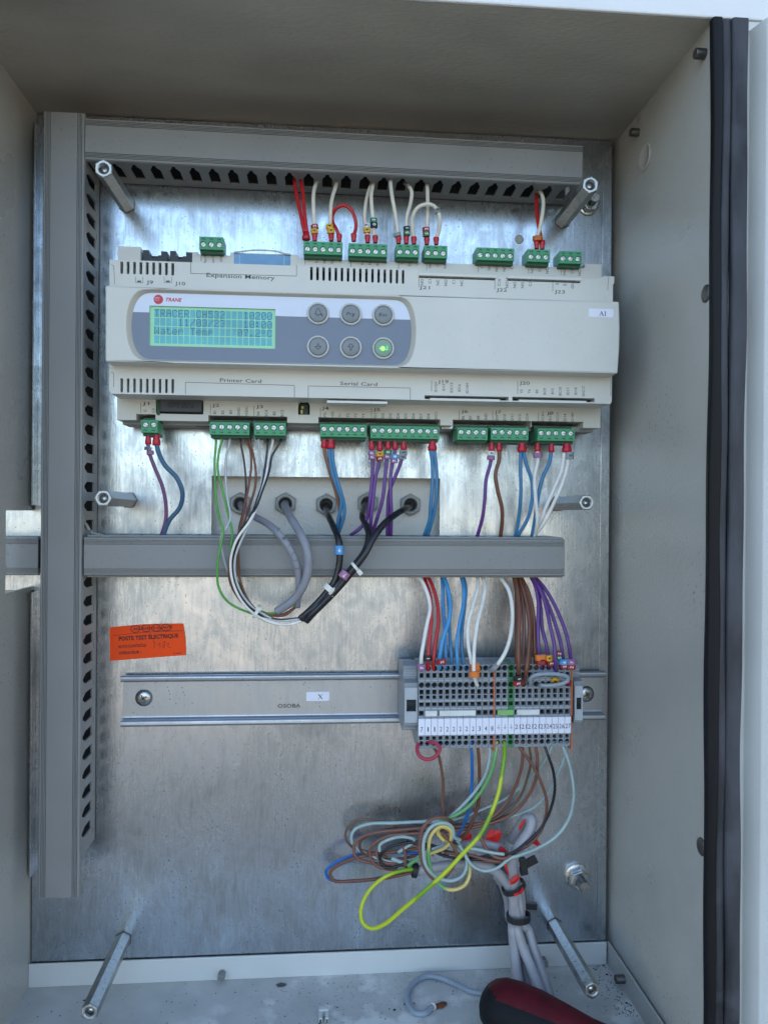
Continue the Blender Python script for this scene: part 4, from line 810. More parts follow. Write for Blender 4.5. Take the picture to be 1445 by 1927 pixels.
def cable(pts, r, mt, label, cat='cable', name='cable', group=None, n=16, marks=()):
    P = [Vector(p) if isinstance(p, Vector) else at(*p) for p in pts]; t = thing(name, P[0], label, cat, group)
    mb = MB(); mb.tube(P, r, n, res=9); mb.obj('sheath', mt, t)
    for mk in marks:
        px, py, d, mt2, dg, ink, ang, hw, hh = mk; c = at(px, py, d); ca, sa = math.cos(math.radians(ang)), math.sin(math.radians(ang)); ax = Vector((ca, 0, sa)); az_ = Vector((-sa, 0, ca))
        mb = MB(); k = 14; mb.add([c+ax*(hw*math.cos(a))-Y1*(hw*.9*math.sin(a))+az_*s for s in (-hh, hh) for a in [2*math.pi*j/k for j in range(k)]], [(i, (i+1) % k, k+(i+1) % k, k+i) for i in range(k)]+[tuple(range(k)), tuple(range(k, 2*k))])
        mo = mb.obj('wire_marker', mt2, t, .3)
        if dg: digits(mo, dg, c-Y1*(hw*.95), 2.3, ink, ang+180)
    return t
g1, g2, g3, g4, g5 = [c+Y1*3 for c in GZ]
c1 = cable([g1]+Wp(cD, [(335, 600, -6), (380, 645, 12), (450, 690, 24), (560, 750, 36), (650, 830, 46), (720, 920, 50), (780, 1030, 50), (818, 1150, 48), (825, 1280, 44), (805, 1455, 40)]), 2.35, GCAB, 'grey sheathed cable from the first gland bending over the duct with dark print')
mb = MB(); ptsx = [(655, 800), (700, 870), (745, 930), (780, 1000), (800, 1060), (815, 1130)]
for i, ch in enumerate('LIYCY2'):
    a_ = at(*cD(*ptsx[i]), 54); text(mb, ch, a_, 2.6, 1.6, rot=-55-i*5, bold=.0)
mb.obj('lettering', M_GINK, c1)
cable([g2]+Wp(cD, [(702, 585, -6), (725, 640, 16), (775, 730, 34), (840, 840, 46), (890, 960, 52), (905, 1090, 52), (880, 1230, 50), (800, 1370, 46), (720, 1440, 44), (635, 1495, 42)]), 2.75, GCAB, 'thicker grey cable from the second gland curving down to the stripped cores')
cable([g3]+Wp(cD, [(1052, 610, -6), (1075, 680, 14), (1120, 780, 32), (1160, 880, 44), (1172, 980, 46), (1165, 1100, 46), (1135, 1220, 46), (1085, 1300, 46), (1000, 1400, 46), (905, 1495, 46), (835, 1555, 45)]), 2.15, BLK, 'black cable from the middle gland with a blue 9 marker', marks=[(*cD(1168, 972), 47, MBLU, '9', WI, 0, 2.9, 2.9)])
cable([g4]+Wp(cE, [(425, 620, -6), (400, 680, 8), (395, 740, 22), (430, 820, 34), (452, 900, 44), (440, 990, 48), (390, 1090, 49), (300, 1200, 49), (210, 1310, 49), (100, 1430, 48), (40, 1500, 47)])+Wp(cD, [(880, 1520, 46), (860, 1570, 45)]), 2.15, BLK, 'black cable from the fourth gland behind the violet wires with a pink 7 marker', marks=[(*cE(232, 1262), 52, plastic('marker_pink', (.36, .16, .28)), '7', WI, -35, 3.3, 2.4)])
cable([g5]+Wp(cE, [(825, 640, -6), (780, 665, 12), (700, 710, 28), (610, 780, 40), (540, 860, 46), (480, 950, 50), (425, 1060, 52), (330, 1190, 52), (220, 1330, 50), (110, 1450, 49), (30, 1530, 48)])+Wp(cD, [(935, 1520, 47), (885, 1578, 45)]), 2.2, BLK, 'black cable from the rightmost gland sweeping down to the left')
# cores that leave the sheaths, run round the loop and up to J2 / J3
GC = 'thin cores looping up to the lower left connectors'
def core(pts, mt, label, r=.78): return wire(Wp(cD, pts), r, mt, label, GC, name='cable_core', cat='cable core', n=8)
core([(118, 0, 30), (118, 60, 32), (112, 200, 33), (108, 350, 34), (122, 540, 38), (150, 700, 44), (182, 800, 47), (165, 900, 48), (145, 1000, 49), (130, 1150, 48), (145, 1290, 46), (210, 1400, 44), (300, 1465, 43), (430, 1510, 44), (560, 1535, 43), (640, 1500, 42)], GRN, 'leftmost bright green core making the widest bend')
core([(175, 0, 30), (172, 50, 32), (145, 130, 33), (132, 280, 34), (165, 430, 36), (205, 580, 38), (238, 720, 43), (256, 850, 46), (250, 950, 46), (255, 1100, 44), (330, 1290, 42), (420, 1440, 42), (560, 1505, 42), (640, 1498, 42)], DGRN if False else GRN, 'second green core passing behind the brown loop')
core([(236, 0, 30), (232, 60, 32), (207, 170, 33), (202, 330, 34), (212, 520, 37), (242, 700, 43), (215, 770, 46), (165, 850, 46), (165, 960, 45), (215, 1140, 43), (290, 1300, 42), (400, 1450, 42), (600, 1545, 42)], LGREY, 'pale grey core crossing between the two green ones')
core([(328, 0, 30), (332, 60, 32), (355, 200, 33), (370, 380, 34), (372, 520, 37), (345, 660, 42), (318, 800, 46), (312, 1000, 46), (318, 1200, 44), (370, 1370, 43), (450, 1480, 43), (620, 1560, 43), (780, 1560, 43), (840, 1545, 44)], plastic('maroon_black_pvc', (.045, .02, .02)), 'dark maroon core hanging straight below J2', .65)
core([(375, 0, 30), (385, 50, 32), (412, 120, 33), (418, 250, 34), (402, 420, 36), (372, 560, 40), (345, 700, 45), (305, 850, 49), (245, 1020, 49), (225, 1140, 48), (245, 1260, 46), (330, 1400, 45), (420, 1480, 45), (520, 1530, 44), (640, 1520, 43)], BRN, 'brown core on the outer left of the loop')
core([(398, 0, 30), (405, 50, 32), (435, 150, 33), (460, 320, 34), (450, 440, 36), (405, 600, 40), (372, 700, 45), (335, 830, 48), (310, 980, 48), (318, 1180, 46), (360, 1340, 45), (430, 1450, 45), (540, 1515, 44), (700, 1530, 42), (790, 1462, 41)], BRN, 'brown core inside the loop')
core([(478, 0, 30), (480, 60, 32), (492, 180, 33), (512, 300, 34), (505, 400, 36), (465, 560, 41), (440, 680, 46), (400, 770, 49), (330, 900, 51), (285, 1020, 51), (278, 1150, 49), (320, 1300, 47), (400, 1430, 46), (500, 1500, 45), (640, 1570, 45), (840, 1560, 45)], LGREY, 'pale grey core at the left of J3')
core([(558, 0, 30), (556, 70, 32), (545, 230, 33), (520, 380, 36), (480, 520, 40), (430, 650, 46), (360, 760, 49), (300, 870, 50), (262, 1000, 50), (258, 1140, 49), (300, 1300, 47), (390, 1450, 46), (480, 1540, 46), (640, 1605, 46), (780, 1600, 45), (890, 1565, 45)], BLK, 'thin black core running round the outside of the loop', .7)
core([(602, 0, 30), (598, 60, 32), (568, 180, 33), (545, 330, 36), (500, 500, 41), (450, 640, 46), (395, 740, 50), (310, 860, 52), (262, 960, 52), (242, 1080, 51), (258, 1240, 49), (340, 1400, 48), (450, 1520, 47), (600, 1590, 47), (740, 1605, 46), (880, 1565, 45)], WHITEP, 'white core lying over the brown ones', .85)
core([(672, 0, 30), (665, 50, 32), (595, 170, 33), (572, 300, 36), (520, 460, 40), (462, 600, 45), (410, 700, 48), (350, 770, 48), (300, 880, 48), (268, 1060, 47), (290, 1260, 46), (370, 1420, 45), (470, 1510, 45), (640, 1560, 45), (830, 1550, 44)], BLK, 'black core from the right end of J3', .7)
core([(640, 1505, 42), (700, 1470, 42), (780, 1440, 41)], YG, 'short yellow-green core between the two stripped cable ends', .9)
core([(650, 1530, 42), (720, 1510, 42), (795, 1460, 41)], BRN, 'short brown core between the two stripped cable ends', .8)
# cable ties
def tie(px, py, d, r, ang, mt, label, w=2.3, name='cable_tie', tail=None, hd=None, group='cable ties'):
    """band around a bundle; ang = direction of the bundle in the picture plane"""
    c = at(px, py, d); a = math.radians(ang); ax = Vector((math.cos(a), 0, math.sin(a))); t = thing(name, c, label, 'cable tie', group)
    mb = MB(); mb.lathe(c-ax*w/2, ax, [(0, r), (0, r+.5), (w, r+.5), (w, r), (0, r)], 24, smooth=False, capa=False, capb=False); mb.obj('band', mt, t, .15)
    side = Vector((-ax.z, 0, ax.x)); h = c+side*((r+1.0)*(hd if hd else 1))-Y1*1.5; mb = MB(); mb.obox(h, ax*(w*.75), Y1*1.6, side*1.8); mb.obj('lock_head', mt, t, .3)
    if tail:
        q = at(*tail); mb = MB(); dirv = (q-h); s2 = dirv.cross(Y1).normalized(); mb.obox((h+q)/2, dirv/2, Y1*.45, s2*(w*.5)); mb.obj('tail', mt, t, .15)
    return t
tie(*cD(462, 1508), 45, 3.0, -28, M_TIE, 'translucent white cable tie around the thin cores at the bottom of the loop', tail=(*cD(488, 1440), 52), hd=1)
tie(*cD(1085, 1300), 48, 4.0, 48, M_TIE, 'milky white cable tie where the black cables join', 3.6, hd=-.6)
tie(*cE(330, 1190), 51, 3.4, 40, M_TIE, 'white cable tie on the black cables in front of the duct', 1.9, hd=-1)

# ================================================================== DIN RAIL
def rail_prof():
    zc = -131.6; h = []
    def arc(cz, cd, r, a0, a1, n=4): return [(cz+r*math.cos(math.radians(a0+(a1-a0)*i/n)), cd+r*math.sin(math.radians(a0+(a1-a0)*i/n))) for i in range(n+1)]
    top = arc(15.9, 6.0, 1.6, 0, 90)+arc(14.7, 6.0, 1.5, 90, 180)      # outer skin of the upper lip down to the web
    top = [(17.5, 4.6)]+top
    web = arc(11.9, 2.2, 1.3, 0, -90, 3)
    half = top+web                                                       # visible side, upper half
    inner = [(q, .02) for q in (12.9,)]+[(14.2, 1.2), (14.2, 5.0), (15.0, 6.0), (16.2, 5.6), (16.5, 4.6)]
    full = [(zc+a, d_) for a, d_ in half]+[(zc-a, d_) for a, d_ in reversed(half)]+[(zc-a, d_) for a, d_ in reversed(inner)]+[(zc+a, d_) for a, d_ in inner]
    return full
def rail_prof_old():
    zc = -131.6; return [(zc-17.5, 6.5), (zc-17.5, 7.5), (zc-12.5, 7.5), (zc-12.5, 1.0), (zc+12.5, 1.0), (zc+12.5, 7.5), (zc+17.5, 7.5), (zc+17.5, 6.5), (zc+13.5, 6.5), (zc+13.5, .02), (zc-13.5, .02), (zc-13.5, 6.5)]
rl = thing('din_rail', (33.7, 0, -149), 'long galvanised mounting rail screwed across the plate', 'mounting rail')
b = MB(); P = rail_prof(); n = len(P); b.add([(x, -dd, z) for x in (-136.2, 203.2) for z, dd in P], [(i, (i+1) % n, n+(i+1) % n, n+i) for i in range(n)]); tr = tessellate_polygon([[Vector((z, dd, 0)) for z, dd in P]])
for x in (-136.2, 203.2): b.add([(x, -dd, z) for z, dd in P], tr)
o = b.obj('rail', M_RAIL, rl)
b = MB(); text(b, 'OSOBA', at(544, 1328.5, 1.06), 2.6, 16, bold=.02); b.obj('stamped_lettering', mat('stamp', (.1, .1, .1), .5, .6), rl)
def panscrew(px, py, R_, parent):
    c = at(px, py, 1.0); mb = MB(); mb.lathe(c, -Y1, [(0, R_*1.12), (.5, R_*1.12), (.6, R_), (1.4, R_*.98), (2.1, R_*.86), (2.6, R_*.62), (2.75, .05)], 32, capb=False); s = mb.obj('screw', M_BOLT, parent)
    mb = MB(); e = c-Y1*2.72
    for a in (.5, .5+math.pi/2): v1 = Vector((math.cos(a), 0, math.sin(a))); v2 = Vector((-v1.z, 0, v1.x)); mb.obox(e, v1*R_*.52, Y1*.12, v2*R_*.11)
    for a in (.5+math.pi/4, .5+3*math.pi/4): v1 = Vector((math.cos(a), 0, math.sin(a))); v2 = Vector((-v1.z, 0, v1.x)); mb.obox(e, v1*R_*.36, Y1*.10, v2*R_*.05)
    mb.obj('cross_recess', M_DKSTEEL, s)
panscrew(271, 1313.5, 5.2, rl); panscrew(1102.5, 1306, 5.2, rl)
st = sticker(576.5, 619.5, 1302.5, 1319, 1.0, 'small white sticker printed X on the mounting rail')
b = MB(); c = at(603, 1311.5, 1.25); bar(b, c+Vector((-1.3, 0, 1.6)), c+Vector((1.2, 0, -1.6)), .28); bar(b, c+Vector((1.2, 0, 1.6)), c+Vector((-1.3, 0, -1.6)), .12)
for sx in (-1.3, 1.2):
    for sz in (-1.6, 1.6): bar(b, c+Vector((sx-.5, 0, sz)), c+Vector((sx+.5, 0, sz)), .08)
b.obj('lettering', M_INK, st)
# orange test label
c00 = [(206, 1182), (250, 1177), (300, 1174), (346, 1176), (349, 1200), (350, 1233), (300, 1236), (250, 1241), (207, 1244)]
b = MB(); P0 = [at(x, y, .15+(.9 if i in (2, 3) else 0)+(1.2 if x > 340 else 0)) for i, (x, y) in enumerate(c00)]
b = MB(); nU, nV = 12, 6; vs = []
TL, TR_, BR_, BL_ = at(206, 1181, .1), at(345, 1173.5, .1), at(350, 1233, .1), at(207, 1244, .1)
def lab(u, v, off=0):
    p = TL.lerp(TR_, u).lerp(BL_.lerp(BR_, u), v); p = p+Z1*(math.sin(u*math.pi)*.9*(1-v)); p = p+X1*(math.sin(v*math.pi)*.6*(u**4)); p.y = -(.12+2.2*max(0, u-.8)**1.3*2+.5*math.sin(u*5)*(1-v)*.3+off); return p
for j in range(nV+1):
    for i in range(nU+1): vs.append(lab(i/nU, j/nV))
b.add(vs, [(j*(nU+1)+i, j*(nU+1)+i+1, (j+1)*(nU+1)+i+1, (j+1)*(nU+1)+i) for j in range(nV) for i in range(nU)], 0, True)
ol = thing('test_label', BL_, 'fluorescent orange electrical test label stuck on the plate, its right edge lifting', 'label'); b.obj('paper', mat('fluorescent_orange', (.95, .085, .012), .6, 0, .15, 400, .05, spec=.2), ol)
b = MB(); LXv = (TR_-TL).normalized()
def ltext(t, u, v, h, w, mi=0, rot=0, bold=.02):
    c = lab(u, v, .12); text(b, t, c, h, w, rot=rot, bold=bold, X=Vector((LXv.x, 0, LXv.z)), Z=Vector((-LXv.z, 0, LXv.x)), mi=mi)
ltext('POSTE TEST ÉLECTRIQUE', .52, .385, 2.7, 40.5, bold=.035); ltext('AUTO-CONTRÔLE :', .305, .61, 1.9, 20, bold=.02); ltext('OPÉRATEUR :', .265, .80, 1.9, 15); ltext('ASSURANCE QUALITÉ', .58, .12, 1.7, 27); ltext('R 10044', .9, .92, .8, 6)
def lline(pts, w=.16):
    Q = smooth_path([lab(u, v, .14) for u, v in pts], 5)
    for i in range(len(Q)-1): bar(b, Q[i], Q[i+1], w)
lline([(.05, .255), (.5, .235), (.97, .225)], .12)
for cu, ru in ((.35, .06), (.49, .055), (.63, .06), (.76, .06)):
    lline([(cu+ru*math.cos(a)*(1+.1*math.sin(3*a+cu*9)), .12+.11*math.sin(a)*(1+.12*math.cos(2*a))) for a in [2*math.pi*i/10 for i in range(11)]], .24)
lline([(.59, .46), (.575, .53), (.60, .56), (.585, .66), (.59, .72)], .14); lline([(.63, .66), (.66, .58), (.665, .74)], .12); lline([(.70, .60), (.73, .53), (.71, .74), (.70, .66), (.735, .64)], .12); lline([(.75, .62), (.78, .60), (.765, .70), (.80, .73)], .12)
b.obj('lettering', mat('label_ink', (.045, .012, .012), .6), ol)

# ================================================================== TERMINAL STRIP
TD = 45.0
TX0, TX1 = at(787, 1310, TD).x, at(1073.5, 1310, TD).x; TP = (TX1-TX0)/24
zr = lambda py: at(930, py, TD).z
ZTOP, ZBOT = zr(1251), zr(1407)
def terminal_mesh(kind):
    """one block built at x = 0..TP"""
    g_ = .10; x0, x1 = g_, TP-g_; xc = TP/2
    rows = [('r', 1257.5, 1.86), ('s', 1270.5, (1.35, 1.6)), ('r', 1288.5, 1.86), ('s', 1301.5, (1.4, 1.6)), ('s', 1311.3, (1.2, 1.2)), ('s', 1324.8, (1.55, 1.35)), ('s', 1341, (1.6, 1.6)), ('s', 1387.3, (1.25, 1.35)), ('r', 1397.5, 1.65)]
    holes = []
    for k, y, s in rows:
        z = zr(y)
        holes.append(circ(xc, z, s, 14) if k == 'r' else rect(xc-s[0], xc+s[0], z-s[1], z+s[1]))
    mb = MB(); mb.slab(rect(x0, x1, ZBOT, ZTOP), holes, TD-9, TD, mp_d, pit=4)
    # body behind: slopes back to the rail
    pr = [(TD-9, ZTOP), (30, ZTOP+.6), (21, ZTOP+.2), (8, ZTOP-8), (8, ZBOT+2), (26, ZBOT-1.6), (TD-9, ZBOT)]
    mb.slab(pr, [], x0, x1, mp_x); return mb
def ridges(mb):
    for y, h in ((1279.5, .35), (1317.8, .55), (1332.2, .6), (1381.8+1.2, .3)): z = zr(y); mb.box(.12, TP-.12, TD, TD+.7, z-h/2, z+h/2)
M_EARTH = plastic('earth_green_body', (.05, .22, .09)); MATS['earth_pit'] = mat('earth_pit', (.005, .05, .02), .5)
org0 = (TX0, -8, ZBOT-1.6)
def tblock(i, num, mtb, mtp, label, master=None):
    t = thing('terminal_block', (TX0+i*TP, -8, ZBOT-1.6), label, 'terminal block', 'terminal blocks in the strip')
    return t
protos = {}
tlabels = {0: 'leftmost terminal block, marked 7', 1: 'terminal block marked 1 nearest the block marked 7', 2: 'terminal block marked 1 nearest the first block marked 2', 9: 'terminal block marked 3', 10: 'terminal block marked 4 between 3 and 8', 11: 'terminal block marked 8 left of the orange separator', 12: 'earth marked block just right of the orange separator', 13: 'earth marked block with the bright yellow-green wire below', 14: 'green bodied earth terminal block', 19: 'terminal block marked 23, black wire leaving it below', 20: 'terminal block marked 24, empty lower hole beside the black wire', 21: 'terminal block marked 25, pale blue wire slanting left below it', 22: 'terminal block marked 26, next to last at the right end', 23: 'rightmost terminal block, marked 27'}
twos = ['first', 'second', 'third', 'fourth', 'fifth', 'sixth']; nums = ['7', '1', '1', '2', '2', '2', '2', '2', '2', '3', '4', '8', 'E', 'E', 'E', '21', '21', '21', '21', '23', '24', '25', '26', '27']
for k in range(6): tlabels[3+k] = twos[k]+' from the left of the six terminal blocks marked 2'
for k in range(4): tlabels[15+k] = twos[k]+' from the left of the four terminal blocks marked 21'
cz1, cz0 = zr(1350.5), zr(1381.3)
for i, num in enumerate(nums):
    kind = 'earth' if i == 14 else 'grey'; t = tblock(i, num, None, None, tlabels[i]); O = Vector(t['_o'])
    if kind not in protos:
        mb = terminal_mesh(kind); mb.v = [(v[0]+O.x, v[1], v[2]) for v in mb.v]
        o = mb.obj('body', [M_EARTH, MATS['earth_pit']] if kind == 'earth' else [M_TERM, M_TPIT], t, .12); m2 = MB(); ridges(m2); m2.v = [(v[0]+O.x, v[1], v[2]) for v in m2.v]
        r = m2.obj('ridge', MATS['earth_green_body'] if kind == 'earth' else M_TERML, t); protos[kind] = (o, r)
    else:
        for q in protos[kind]: c = q.copy(); COL.objects.link(c); c.parent = t; c['_o'] = tuple(O)
    mb = MB(); mb.box(O.x+.14, O.x+TP-.1, TD+.1, TD+1.3, cz0, cz1); cd_ = mb.obj('marker_card', M_CARD, t, .12)
    mb = MB(); c = Vector((O.x+TP/2+.1, -(TD+1.36), zr(1370 if i < 12 else 1367.5)))
    if num == 'E':
        bar(mb, c+Z1*1.8, c-Z1*.4, .12)
        for k, w in enumerate((1.1, .7, .3)): bar(mb, c+Vector((-w, 0, -.4-k*.55)), c+Vector((w, 0, -.4-k*.55)), .1)
        mb.obj('numeral', M_GINK, cd_)
    else: text(mb, num, c, 3.0, 1.5 if len(num) == 1 and num != '1' else (.7 if num == '1' else 3.5), bold=.0); mb.obj('numeral', M_INK, cd_)
# orange end plates
for px, lb in ((929.5, 'thin orange separator plate in the middle of the terminal strip'), (1075.2, 'thin orange end plate at the right of the terminal strip')):
    x = at(px, 1310, TD).x; mb = MB(); mb.slab([(8, ZBOT+2), (26, ZBOT-2.4), (TD+1.2, ZBOT-2.2), (TD+1.2, cz0-.6), (TD-.4, cz0-.4), (TD-.4, cz1+.4), (TD+.9, cz1+.8), (TD+.9, ZTOP-1.5), (30, ZTOP+1), (8, ZTOP-8)], [], x-.45, x+.35, mp_x); mb.obj('separator_plate', plastic('separator_orange', (.55, .15, .07)), label=lb, cat='separator plate', group='orange plates of the terminal strip')
# end brackets
def bracket(pa, pb, label, right=False):
    a, c = at(pa, 1310, 40).x, at(pb, 1310, 40).x; t = thing('end_bracket', ((a+c)/2, -8, zr(1384)), label, 'end bracket', 'end brackets of the terminal strip')
    mb = MB(); z = zr
    pr = [(3, z(1262)), (30, z(1254)+1), (35, z(1258)), (35, z(1282)), (42, z(1286)), (42, z(1366)), (35, z(1368)), (35, z(1380)), (30, z(1384)), (3, z(1376))]
    win = [(a+1.6, z(1316.5)), (c-1.2, z(1316.5)), (c-1.2, z(1339)), (a+1.6, z(1339))]
    mb.slab(pr, [], a, c, mp_x); bo = mb.obj('body', M_TERM, t, .4)
    mb = MB(); mb.slab(rect(a+.3, c-.3, z(1360), z(1294)), [win], 42, 43.4, mp_d, pit=1.3); mb.obj('clip_face', [M_TERML, M_TPIT], t, .2)
    mb = MB()
    for y in (1267, 1270, 1273, 1276, 1371, 1374, 1377): mb.box(a+.2, c-.2, 35, 35.5, z(y)-.22, z(y)+.22)
    mb.obj('grip_ribs', M_TERML, t, kind='stuff'); return t
bracket(759.5, 785.5, 'grey end bracket clipped at the left of the terminal strip'); bracket(1077.5, 1094.5, 'grey end bracket clipped at the right of the terminal strip beside the screw')
# push-in jumper bars
def jumper(i0, i1, mt, label):
    mb = MB(); z = zr(1341); mb.box(TX0+i0*TP+.3, TX0+i1*TP-.3, TD-3, TD+1.1, z-1.85, z+1.7); mb.obj('jumper_bar', mt, None, .35, label=label, cat='jumper', group='push-in jumper bars')
MJ = plastic('jumper_white', (.70, .71, .69))
jumper(1.0, 3.0, MJ, 'short white jumper bar over the two blocks marked 1'); jumper(3.2, 9.0, MJ, 'long white jumper bar over the six blocks marked 2'); jumper(12.3, 15.0, plastic('jumper_green', (.22, .46, .16)), 'light green jumper bar over the earth blocks'); jumper(15.4, 19.1, MJ, 'white jumper bar over the four blocks marked 21')
# ---- wires from middle duct down to the strip (top row at y 1256 / second row y 1288)
def bw(pts, mt, label, r=1.25, **k): return wire(Wp(cB, pts), r, mt, label, GB, **k)
bw([(60, 38, 22), (110, 50, 26), (170, 68, 30), (215, 140, 34), (235, 250, 38), (218, 370, 42), (196, 470, 44), (184, 570, 46), (182, 655, 43)], WHITEP, 'white wire with a pink 7 marker at the left end of the strip', 1.3, marks=[Mk(cB, 182, 640, 48, MVIO, '7', WI, 0, 2.9, 1.9)])
bw([(195, 35, 24), (215, 90, 28), (242, 190, 34), (247, 330, 40), (234, 470, 44), (224, 600, 46), (224, 660, 43)], RED, 'left of the two red wires with a black 1 marker', marks=[Mk(cB, 222, 580, 46.6, MBLK, '1', WI, 2, 2.8, 1.9)])
bw([(215, 35, 24), (250, 110, 28), (282, 210, 34), (292, 350, 40), (276, 480, 44), (262, 600, 46), (258, 660, 43)], RED, 'right of the two red wires above the strip')
bw([(318, 35, 26), (340, 100, 31), (365, 210, 37), (358, 330, 42), (320, 450, 46), (300, 560, 47), (297, 655, 43)], BLUEB, 'thick bright blue wire with a red 2 clip', 1.45, marks=[Mk(cB, 312, 603, 49, MRED, '2', WI, 10, 3.4, 1.5)])
bw([(312, 35, 24), (318, 120, 28), (322, 250, 33), (332, 400, 38), (338, 540, 42), (338, 655, 41)], BLUEB, 'blue wire mostly hidden behind the thick bright blue one')
bw([(325, 35, 24), (345, 130, 28), (362, 280, 34), (366, 430, 40), (372, 560, 44), (378, 655, 42)], BLUE, 'blue wire right of the thick bright blue one', 1.2)
bw([(435, 35, 24), (455, 110, 29), (452, 220, 34), (428, 350, 40), (410, 480, 44), (412, 590, 46), (418, 655, 43)], BLUEB, 'left wire of the second blue pair')
bw([(445, 35, 24), (466, 120, 28), (462, 250, 33), (442, 400, 38), (442, 520, 42), (460, 655, 42)], BLUE, 'right wire of the second blue pair', 1.25)
bw([(545, 35, 24), (545, 120, 29), (515, 230, 34), (482, 370, 40), (484, 500, 44), (505, 600, 45), (512, 655, 42)], WHITEP, 'left wire of the white pair entering the top row', 1.25)
bw([(570, 35, 24), (592, 100, 29), (585, 200, 34), (548, 340, 40), (525, 480, 45), (522, 600, 48), (526, 690, 49), (545, 765, 43)], WHITEP, 'right wire of the white pair with orange rings reaching the second row', 1.3, marks=[Mk(cB, 530, 640, 46, ORG, '', WI, 10, 3.2, 2.4), Mk(cB, 526, 685, 50.5, ORG, '', WI, 4, 3.4, 1.9)])
bw([(670, 35, 24), (705, 75, 29), (748, 150, 34), (772, 280, 40), (765, 410, 45), (735, 520, 48), (690, 600, 49), (648, 652, 44)], WHITEP, 'white wire bowing right with a grey clip at its end', 1.35, marks=[Mk(cB, 655, 640, 47.5, MGRY, '', WI, 45, 3.4, 1.5)])
for k, (pts, lb, r) in enumerate((
    ([(775, 35, 24), (792, 150, 30), (800, 300, 36), (798, 480, 42), (795, 655, 42)], 'brown wire at the back left of the brown bundle', 1.25),
    ([(785, 35, 26), (805, 150, 34), (818, 300, 42), (812, 470, 48), (812, 620, 51), (812, 745, 44)], 'foremost brown wire with black and red marker 21', 1.4),
    ([(800, 35, 24), (835, 180, 32), (846, 330, 38), (842, 500, 43), (838, 655, 42)], 'brown wire behind the foremost one', 1.25),
    ([(805, 35, 25), (852, 180, 34), (880, 340, 41), (878, 520, 47), (860, 660, 50), (838, 758, 43)], 'brown wire reaching down to the second row', 1.35),
    ([(810, 35, 24), (862, 160, 31), (892, 330, 38), (888, 500, 43), (880, 655, 42)], 'brown wire in the middle of the brown bundle', 1.2),
    ([(815, 35, 24), (875, 150, 31), (908, 320, 38), (915, 500, 43), (922, 655, 42)], 'rightmost brown wire of the bundle', 1.25))):
    bw(pts, BRN if k != 2 else BRNP, lb, r, marks=[Mk(cB, 810, 712, 51, MBLK, '1', WI, 8, 3.2, 1.6), Mk(cB, 804, 742, 50, MRED, '2', WI, 8, 3.2, 1.6)] if k == 1 else ())
for pts, lb, mk in (
    ([(880, 35, 24), (915, 110, 30), (938, 220, 36), (936, 380, 42), (944, 520, 45), (960, 658, 42)], 'violet wire with an orange over a red marker', [Mk(cB, 956, 578, 46.5, ORG, '', WI, 0, 4.0, 1.9), Mk(cB, 958, 604, 46.5, MRED, '', WI, 0, 3.6, 1.9)]),
    ([(888, 35, 24), (930, 130, 30), (950, 250, 35), (962, 380, 40), (992, 510, 44), (1008, 655, 42)], 'violet wire with a yellow 4 over a red 2 marker at the strip', [Mk(cB, 1006, 580, 46, MYEL, '4', M_INK, 0, 3.0, 1.9), Mk(cB, 1018, 612, 46, MRED, '2', WI, 5, 2.8, 1.7)]),
    ([(892, 35, 26), (945, 130, 34), (985, 240, 40), (1012, 370, 46), (1038, 490, 49), (1050, 590, 50), (1054, 668, 46)], 'foremost violet wire without a marker at the strip', []),
    ([(896, 35, 24), (958, 140, 31), (1010, 260, 36), (1060, 400, 41), (1090, 520, 45), (1102, 650, 42)], 'violet wire with a blue over a red 2 marker', [Mk(cB, 1068, 548, 46, MRED, '2', WI, -10, 2.0, 1.6), Mk(cB, 1070, 575, 46, MGRN, '5', WI, -5, 2.0, 1.7), Mk(cB, 1100, 605, 46.5, MBLU, '6', WI, 0, 3.4, 1.8), Mk(cB, 1102, 632, 46, MRED, '2', WI, 0, 3.0, 1.5)]),
    ([(900, 35, 24), (985, 140, 31), (1050, 250, 36), (1108, 400, 41), (1140, 510, 45), (1152, 650, 42)], 'rightmost violet wire with a mauve 7 over a red 2 marker', [Mk(cB, 1150, 605, 46.5, MVIO, '7', WI, -4, 3.2, 1.9), Mk(cB, 1148, 636, 46, MRED, '2', WI, -6, 3.2, 1.7)])):
    bw(pts, VIO, lb, 1.25, marks=mk)
wire(Wp(cB, [(880, 765, 41), (886, 745, 47), (892, 712, 50), (915, 690, 51), (980, 680, 52), (1070, 686, 53), (1125, 702, 53), (1132, 722, 52), (1090, 745, 51), (1020, 760, 50), (965, 755, 48), (948, 745, 42)]), 1.35, plastic('jumper_grey_pvc', (.28, .32, .36)), 'flattened grey wire loop bridging two second-row holes', None)
wire(Wp(cB, [(1040, 745, 41), (1030, 725, 47), (1045, 712, 48), (1065, 725, 47), (1080, 748, 41)]), 1.2, MYEL, 'small yellow wire peeking through the grey loop', None)
wire(Wp(cB, [(1132, 765, 41), (1136, 745, 46), (1140, 720, 46)]), 1.2, DRED, 'short dark red wire end in the last second-row hole', None)

